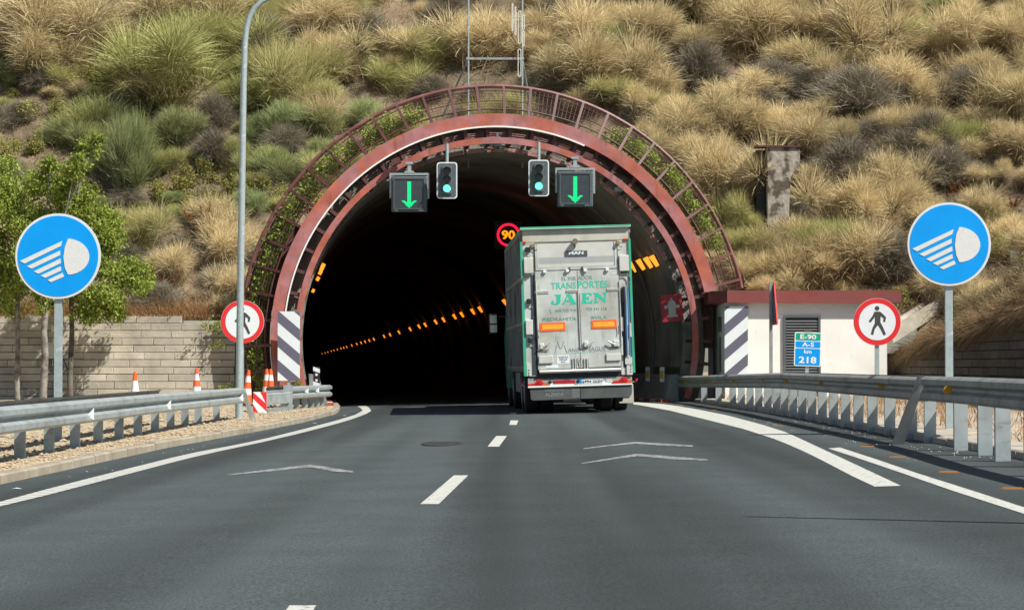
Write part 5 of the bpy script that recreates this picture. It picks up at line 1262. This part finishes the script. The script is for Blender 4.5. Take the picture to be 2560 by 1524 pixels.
for pl, pr_ in (([(160, 1080), (685, 1056), (688, 1232), (165, 1255)], dl), ([(1215, 1020), (1742, 1000), (1748, 1180), (1222, 1196)], dr)):
    o = poly_rear('reflective_panel', [z2(*p_) for p_ in pl], LREFR, .050, .012, pr_); cx_ = sum(p_[0] for p_ in pl) / 4; cy_ = sum(p_[1] for p_ in pl) / 4
    poly_rear('yellow_field', [z2(cx_ + (p_[0] - cx_) * .83, cy_ + (p_[1] - cy_) * .56) for p_ in pl], LREFL, .052, .003, pr_)
# builder's name and small plates
z3 = lambda x, y: ((x / 9.972 + 1330 - 1230) * 2.8537, (y / 9.972 + 840 - 540) * 2.8537)
def tx3(s_, x0, y0, x1, y1, m, pr_, bold=0, proud=.0415):
    a_ = z3(x0, y0); c_ = z3(x1, y1); tx('lettering', s_, a_[0], a_[1], c_[0], c_[1], m, pr_, bold, proud)
for seg in (((565, 465), (630, 235)), ((632, 150), (690, 330)), ((690, 330), (735, 335)), ((735, 335), (790, 160)), ((800, 262), (875, 455))): pline('logo_stroke', [z3(*p_) for p_ in seg], .006, GREYL, .042, dl)
tx3('ANC', 900, 330, 1175, 425, GREYL, dl); tx3('ONAGUS', 1235, 300, 1830, 405, GREYL, dr)
pline('underline', [z3(920, 458), z3(1180, 448)], .004, JGREEN, .042, dl); pline('underline', [z3(1200, 445), z3(1570, 422)], .004, JGREEN, .042, dr)
def pb3(name, x0, y0, x1, y1, m, proud, pr_=None, bev=0):
    a_ = z3(x0, y0); c_ = z3(x1, y1); return pb(name, a_[0], a_[1], c_[0], c_[1], m, proud, None, pr_, bev)
pb3('notice', 618, 510, 930, 712, WHITER, .043, dl)
for s_, x0_, x1_, yy_ in (('TRANSPORTE', 645, 900, 535), ('ANIMALES', 675, 875, 590), ('VIVOS', 715, 830, 650)): tx3(s_, x0_, yy_, x1_, yy_ + 42, GREYL, dl, 0, .0445)
o = pb3('cover_plate', 168, 520, 515, 710, ALU2, .075, dl, .006); o = pb3('cover_plate', 1850, 465, 2210, 640, ALU2, .075, dr, .006)
pb3('sticker', 340, 750, 655, 818, WHITER, .042, dl)
for pts, pr_ in (([(300, 285), (435, 170)], dl), ([(1380, 250), (1550, 150)], dr), ([(2060, 240), (1885, 150)], dr)): pline('lever', [z3(*p_) for p_ in pts], .012, ALU2, .10, pr_); pline('lever_shadow_bar', [z3(pts[0][0], pts[0][1] + 14), z3(pts[1][0], pts[1][1] + 14)], .006, STEEL, .085, pr_)
for x0, y0, x1, y1, pr_ in ((190, 215, 290, 360, dl), (1295, 165, 1385, 310, dr), (2030, 140, 2165, 290, dr)): pb3('lock_case', x0, y0, x1, y1, ALU2, .085, pr_, .01)
pline('bolt_bar', [z3(120, 382), z3(400, 384)], .010, STEEL, .06, dl); pline('bolt_bar', [z3(1170, 330), z3(1340, 325)], .010, STEEL, .06, dr); pline('bolt_bar', [z3(1940, 310), z3(2205, 296)], .010, STEEL, .06, dr)
for x in (1010, 1070, 1300, 1370): pline('strap_bar', [z3(x, 580), z3(x + 12, 880)], .012, ALU2, .06, dl if x < 1180 else dr); pline('strap_pin', [z3(x + 28, 590), z3(x + 36, 880)], .005, STEEL, .05, dl if x < 1180 else dr)
for x in (1140, 1215): pline('grab_handle', [z3(x, 570), z3(x - 8, 680), z3(x + 8, 790)], .008, STEEL, .07, dl if x < 1180 else dr)
pline('grab_handle', [(330, 822), (326, 850), (334, 878)], .008, STEEL, .07, dl); pline('grab_handle', [(898, 788), (904, 820), (899, 852)], .008, STEEL, .07, dr)
# ramp roller and sill
a_ = z3(180, 925); c_ = z3(2215, 860); pline('sill_tube', [a_, c_], .045, ALU2, .06)
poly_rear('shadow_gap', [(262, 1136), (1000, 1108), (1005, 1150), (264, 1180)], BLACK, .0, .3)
for x in (1000, 1340): pb3('ramp_catch', x - 60, 905, x + 80, 935, STEEL, .11)
# hoses and chain right
for x, c_, w_ in ((945, BLACK, .018), (955, mat('hose_blue', (.06, .19, .38), .4), .017), (972, mat('hose_blue', (.06, .19, .38), .4), .017)):
    pline('hose', [(x - 7, 512), (x, 620), (x + 4, 800), (x + 10, 1005)], w_, c_, .07)
b = MB()
for k in range(9): cx, cz = tp(930, 520 + k * 12); b.box(cx - .02, cx + .02, -.09, -.05, cz - .012, cz + .012)
b.build('chain', BLACK, lorry)
for x0, y0, x1, y1 in ((915, 730, 938, 830), (984, 770, 998, 870), (950, 1015, 1000, 1065), (962, 1072, 1003, 1140), (248, 1060, 270, 1150), (920, 870, 934, 1000)): pb('bracket', x0, y0, x1, y1, ALU2, .05, .05)
for x, y in ((990, 1080), (990, 1100), (990, 1118), (262, 1108), (262, 1128), (262, 1144)): pb('bolt', x - 4, y - 4, x + 4, y + 4, STEEL, .056, .01)
# light bar
z9 = lambda x, y: ((x / 7.5545 + 1290 - 1230) * 2.8537, (y / 7.5545 + 900 - 540) * 2.8537)
bar = poly_rear('light_bar', [z9(225, 372), z9(2190, 318), z9(2195, 480), z9(225, 540)], mat('bar_grey', (.34, .36, .35), .5, .2, .15, 3), .0, .06)
poly_rear('white_lip', [z9(225, 515), z9(2195, 458), z9(2195, 484), z9(225, 546)], WHITE, .05, .06, bar)
poly_rear('white_lip', [z9(590, 455), z9(1830, 415), z9(1830, 470), z9(590, 512)], WHITE, .01, .02, bar)
for ox, oy in ((228, 518), (1825, 462)):
    o = poly_rear('tail_lamp', [z9(ox + x, oy + y - x * .028) for x, y in ((0, 0), (358, 0), (358, -52), (290, -60), (235, -122), (180, -122), (115, -55), (0, -42))], LRED, .045, .05, bar)
    poly_rear('triangle_reflector', [z9(ox + x, oy + y - x * .028) for x, y in ((115, -8), (255, -8), (185, -100))], mat('deep_red', (.32, .01, .01), .3), .047, .004, bar)
    poly_rear('orange_lens', [z9(ox + x, oy + y - x * .028) for x, y in ((270, -8), (350, -8), (350, -46), (285, -50))], mat('orange_lens', (.75, .12, .02), .3), .047, .004, bar)
poly_rear('red_reflector', [z9(700, 408), z9(1115, 396), z9(1115, 462), z9(700, 474)], mat('dark_red_panel', (.38, .015, .03), .35), .02, .03, bar)
for x in (640, 1170):
    cx, cz = tp(*z9(x, 440 if x < 1000 else 425)); MB().tube([(cx, -.05, cz), (cx, 0, cz)], .04, 12).build('socket', BLACK, bar)
pl_ = poly_rear('number_plate', [z9(1195, 392), z9(1640, 380), z9(1640, 452), z9(1195, 466)], WHITER, .025, .01, bar)
poly_rear('plate_band', [z9(1197, 394), z9(1245, 393), z9(1245, 463), z9(1197, 464)], BLUE, .027, .003, bar)
a_ = z9(1252, 396); c_ = z9(1630, 452); tx('plate_lettering', '6994 GGH', a_[0], a_[1], c_[0], c_[1], BLACK, bar, .02, .0265)
poly_rear('bracket', [z9(1700, 388), z9(1810, 385), z9(1810, 434), z9(1700, 438)], ALU2, .02, .02, bar)
# side marker lamps
for s_, (x, y) in ((-1, (110, 470)), (1, (2290, 390))):
    cx, cz = tp(*z9(x, y)); x2, z2_ = tp(*z9(x + (70 if s_ < 0 else -80), y + 45)); o = MB().tube([(cx, .05, cz), (cx, .12, cz)], .026, 12).build('outline_lamp', LRED, lorry); MB().tube([(cx, .09, cz - .02), ((cx + x2) / 2, .09, z2_), (x2, .09, z2_)], .014, 6).build('arm', GALVD, o)
# mud flap
fl = poly_rear('mud_flap', [z9(262, 548), z9(2195, 490), z9(2190, 660), z9(2150, 718), z9(320, 782), z9(282, 760)], RUB, .02, .02)
pline('flap_seam', [z9(1212, 520), z9(1222, 750)], .006, BLACK, .022, fl)
def tx9(s_, x0, y0, x1, y1, m, bold=0): a_ = z9(x0, y0); c_ = z9(x1, y1); tx('flap_lettering', s_, a_[0], a_[1], c_[0], c_[1], m, fl, bold, .0215)
FL = mat('flap_print', (.22, .24, .24), .7)
tx9('CARROCERIAS', 535, 565, 900, 605, FL, .01); tx9('ALZADA', 548, 640, 902, 702, FL, .015); tx9('EL BARCO', 1540, 520, 1765, 548, mat('flap_print2', (.14, .155, .155), .7))
for y in (612, 732): pline('print_line', [z9(540, y), z9(905, y - 10)], .003, FL, .022, fl)
for k in range(5): poly_rear('worn_stripe', [z9(1050, 560 + k * 38), z9(1205, 525 + k * 40), z9(1205, 540 + k * 40), z9(1060, 572 + k * 38)], FL, .022, .003, fl)
poly_rear('guard', [z9(2160, 480), z9(2215, 470), z9(2230, 832), z9(1955, 834), z9(1955, 812), z9(2015, 800), z9(2030, 735), z9(2150, 720), z9(2190, 660)], ALU3, .005, .02)
pb('underrun', 515, 1316, 642, 1332, GALVD, -.3, .06)
# chassis and wheels
MB().box(-.45, -.3, .2, 9, .75, .95).box(.3, .45, .2, 9, .75, .95).box(-1.1, 1.1, .1, .3, .6, .95).build('chassis', BLACK, lorry)
def wheel(x, y, w=.3):
    o = MB().tube([(x - w / 2, y, .5), (x - w / 2 + .03, y, .5)], .47, 28, .5).tube([(x - w / 2 + .03, y, .5), (x + w / 2 - .03, y, .5)], .5, 28).tube([(x + w / 2 - .03, y, .5), (x + w / 2, y, .5)], .5, 28, .47).build('wheel', TYRE, lorry, smooth=True)
    MB().tube([(x - w / 2 - .01, y, .5), (x + w / 2 + .01, y, .5)], .27, 20).build('rim', GALVD, o)
for y in (1.7, 3.05):
    for x in (-1.02, -.68, .68, 1.02): wheel(x, y)
for x in (-1.02, 1.02): wheel(x, 7.2, .34); wheel(x, 10.2, .34)
MB().box(-1.15, 1.15, .9, 3.9, .98, 1.06).build('mudguard', BLACK, lorry)
# side ribs, vents
for s_ in (-1, 1):
    b = MB()
    for k in range(11): y = .4 + k * .84; b.box(min(s_ * 1.2, s_ * 1.245), max(s_ * 1.2, s_ * 1.245), y, y + .07, .98, zt - .02)
    for z in (1.0, 2.0, 3.0, 4.0): b.box(min(s_ * 1.2, s_ * 1.24), max(s_ * 1.2, s_ * 1.24), .1, 9, z, z + .08)
    b.build('side_ribs', SIDE, lorry)
    b = MB()
    for z in (1.35, 1.55, 1.75, 2.35, 2.55, 2.75, 3.35, 3.55, 3.75):
        for k in range(10): y = .52 + k * .84; b.box(min(s_ * 1.2, s_ * 1.206), max(s_ * 1.2, s_ * 1.206), y, y + .66, z, z + .1)
    b.build('vents', BLACK, lorry)
    MB().box(min(s_ * 1.05, s_ * 1.15), max(s_ * 1.05, s_ * 1.15), 4.2, 6.6, .45, .92).build('side_guard', GALVD, lorry)
# cab
cab = MB().prism([(-1.2, .5), (1.2, .5), (1.22, 1.8), (1.12, 3.1), (.9, 3.35), (-.9, 3.35), (-1.12, 3.1), (-1.22, 1.8)], 9.4, 11.4).build('cab', mat('cab_green', (.05, .2, .13), .4), lorry)
MB().box(-1.0, 1.0, 11.4, 11.42, 1.75, 2.75).build('windscreen', mat('glass', (.02, .03, .03), .1), cab)
for s_ in (-1, 1):
    MB().cbox(s_ * 1.52 - .12, s_ * 1.52 + .12, 10.9, 11.05, 1.95, 2.5, .03).build('mirror', BLACK, cab)
    MB().box(s_ * 1.52 - .09, s_ * 1.52 + .09, 10.89, 10.9, 2.0, 2.2).box(s_ * 1.52 - .09, s_ * 1.52 + .09, 10.89, 10.9, 2.24, 2.46).build('mirror_glass', mat('mirror_glass', (.5, .6, .65), .15, .9), cab)
    MB().box(min(s_ * 1.15, s_ * 1.42), max(s_ * 1.15, s_ * 1.42), 10.95, 10.99, 2.4, 2.44).build('mirror_arm', BLACK, cab)
# ------------------------------------------------------------------ light, sky, camera
w = bpy.data.worlds.new('World'); S.world = w; w.use_nodes = True; n, l = w.node_tree.nodes, w.node_tree.links
sky = n.new('ShaderNodeTexSky'); sky.sky_type = 'NISHITA'; sky.sun_disc = False
SD = Vector((-.72, .50, -1.0)).normalized()
sky.sun_elevation = math.asin(-SD.z); sky.sun_rotation = math.atan2(-SD.x, -SD.y) 
l.new(sky.outputs[0], n['Background'].inputs[0]); n['Background'].inputs[1].default_value = .068
sun = bpy.data.lights.new('sun', 'SUN'); sun.energy = 5.0; sun.angle = rad(.53); sun.color = (1, .95, .86)
so = bpy.data.objects.new('sun', sun); COL.objects.link(so); so.rotation_euler = SD.to_track_quat('-Z', 'Y').to_euler(); so.location = (30, -20, 60)
cam = bpy.data.cameras.new('camera'); cam.lens = F / 2560 * 36; cam.sensor_width = 36; cam.clip_end = 2000; cam.clip_start = .1
co = bpy.data.objects.new('camera', cam); COL.objects.link(co); co.location = (0, 0, CZ); co.rotation_euler = (rad(90) + PITCH, 0, 0)
S.camera = co
S.view_settings.view_transform = 'Standard'; S.view_settings.look = 'None'; S.view_settings.exposure = 0.54; S.view_settings.gamma = 1
S.cycles.max_bounces = 5; S.cycles.diffuse_bounces = 2; S.cycles.transmission_bounces = 3; S.cycles.sample_clamp_indirect = 3
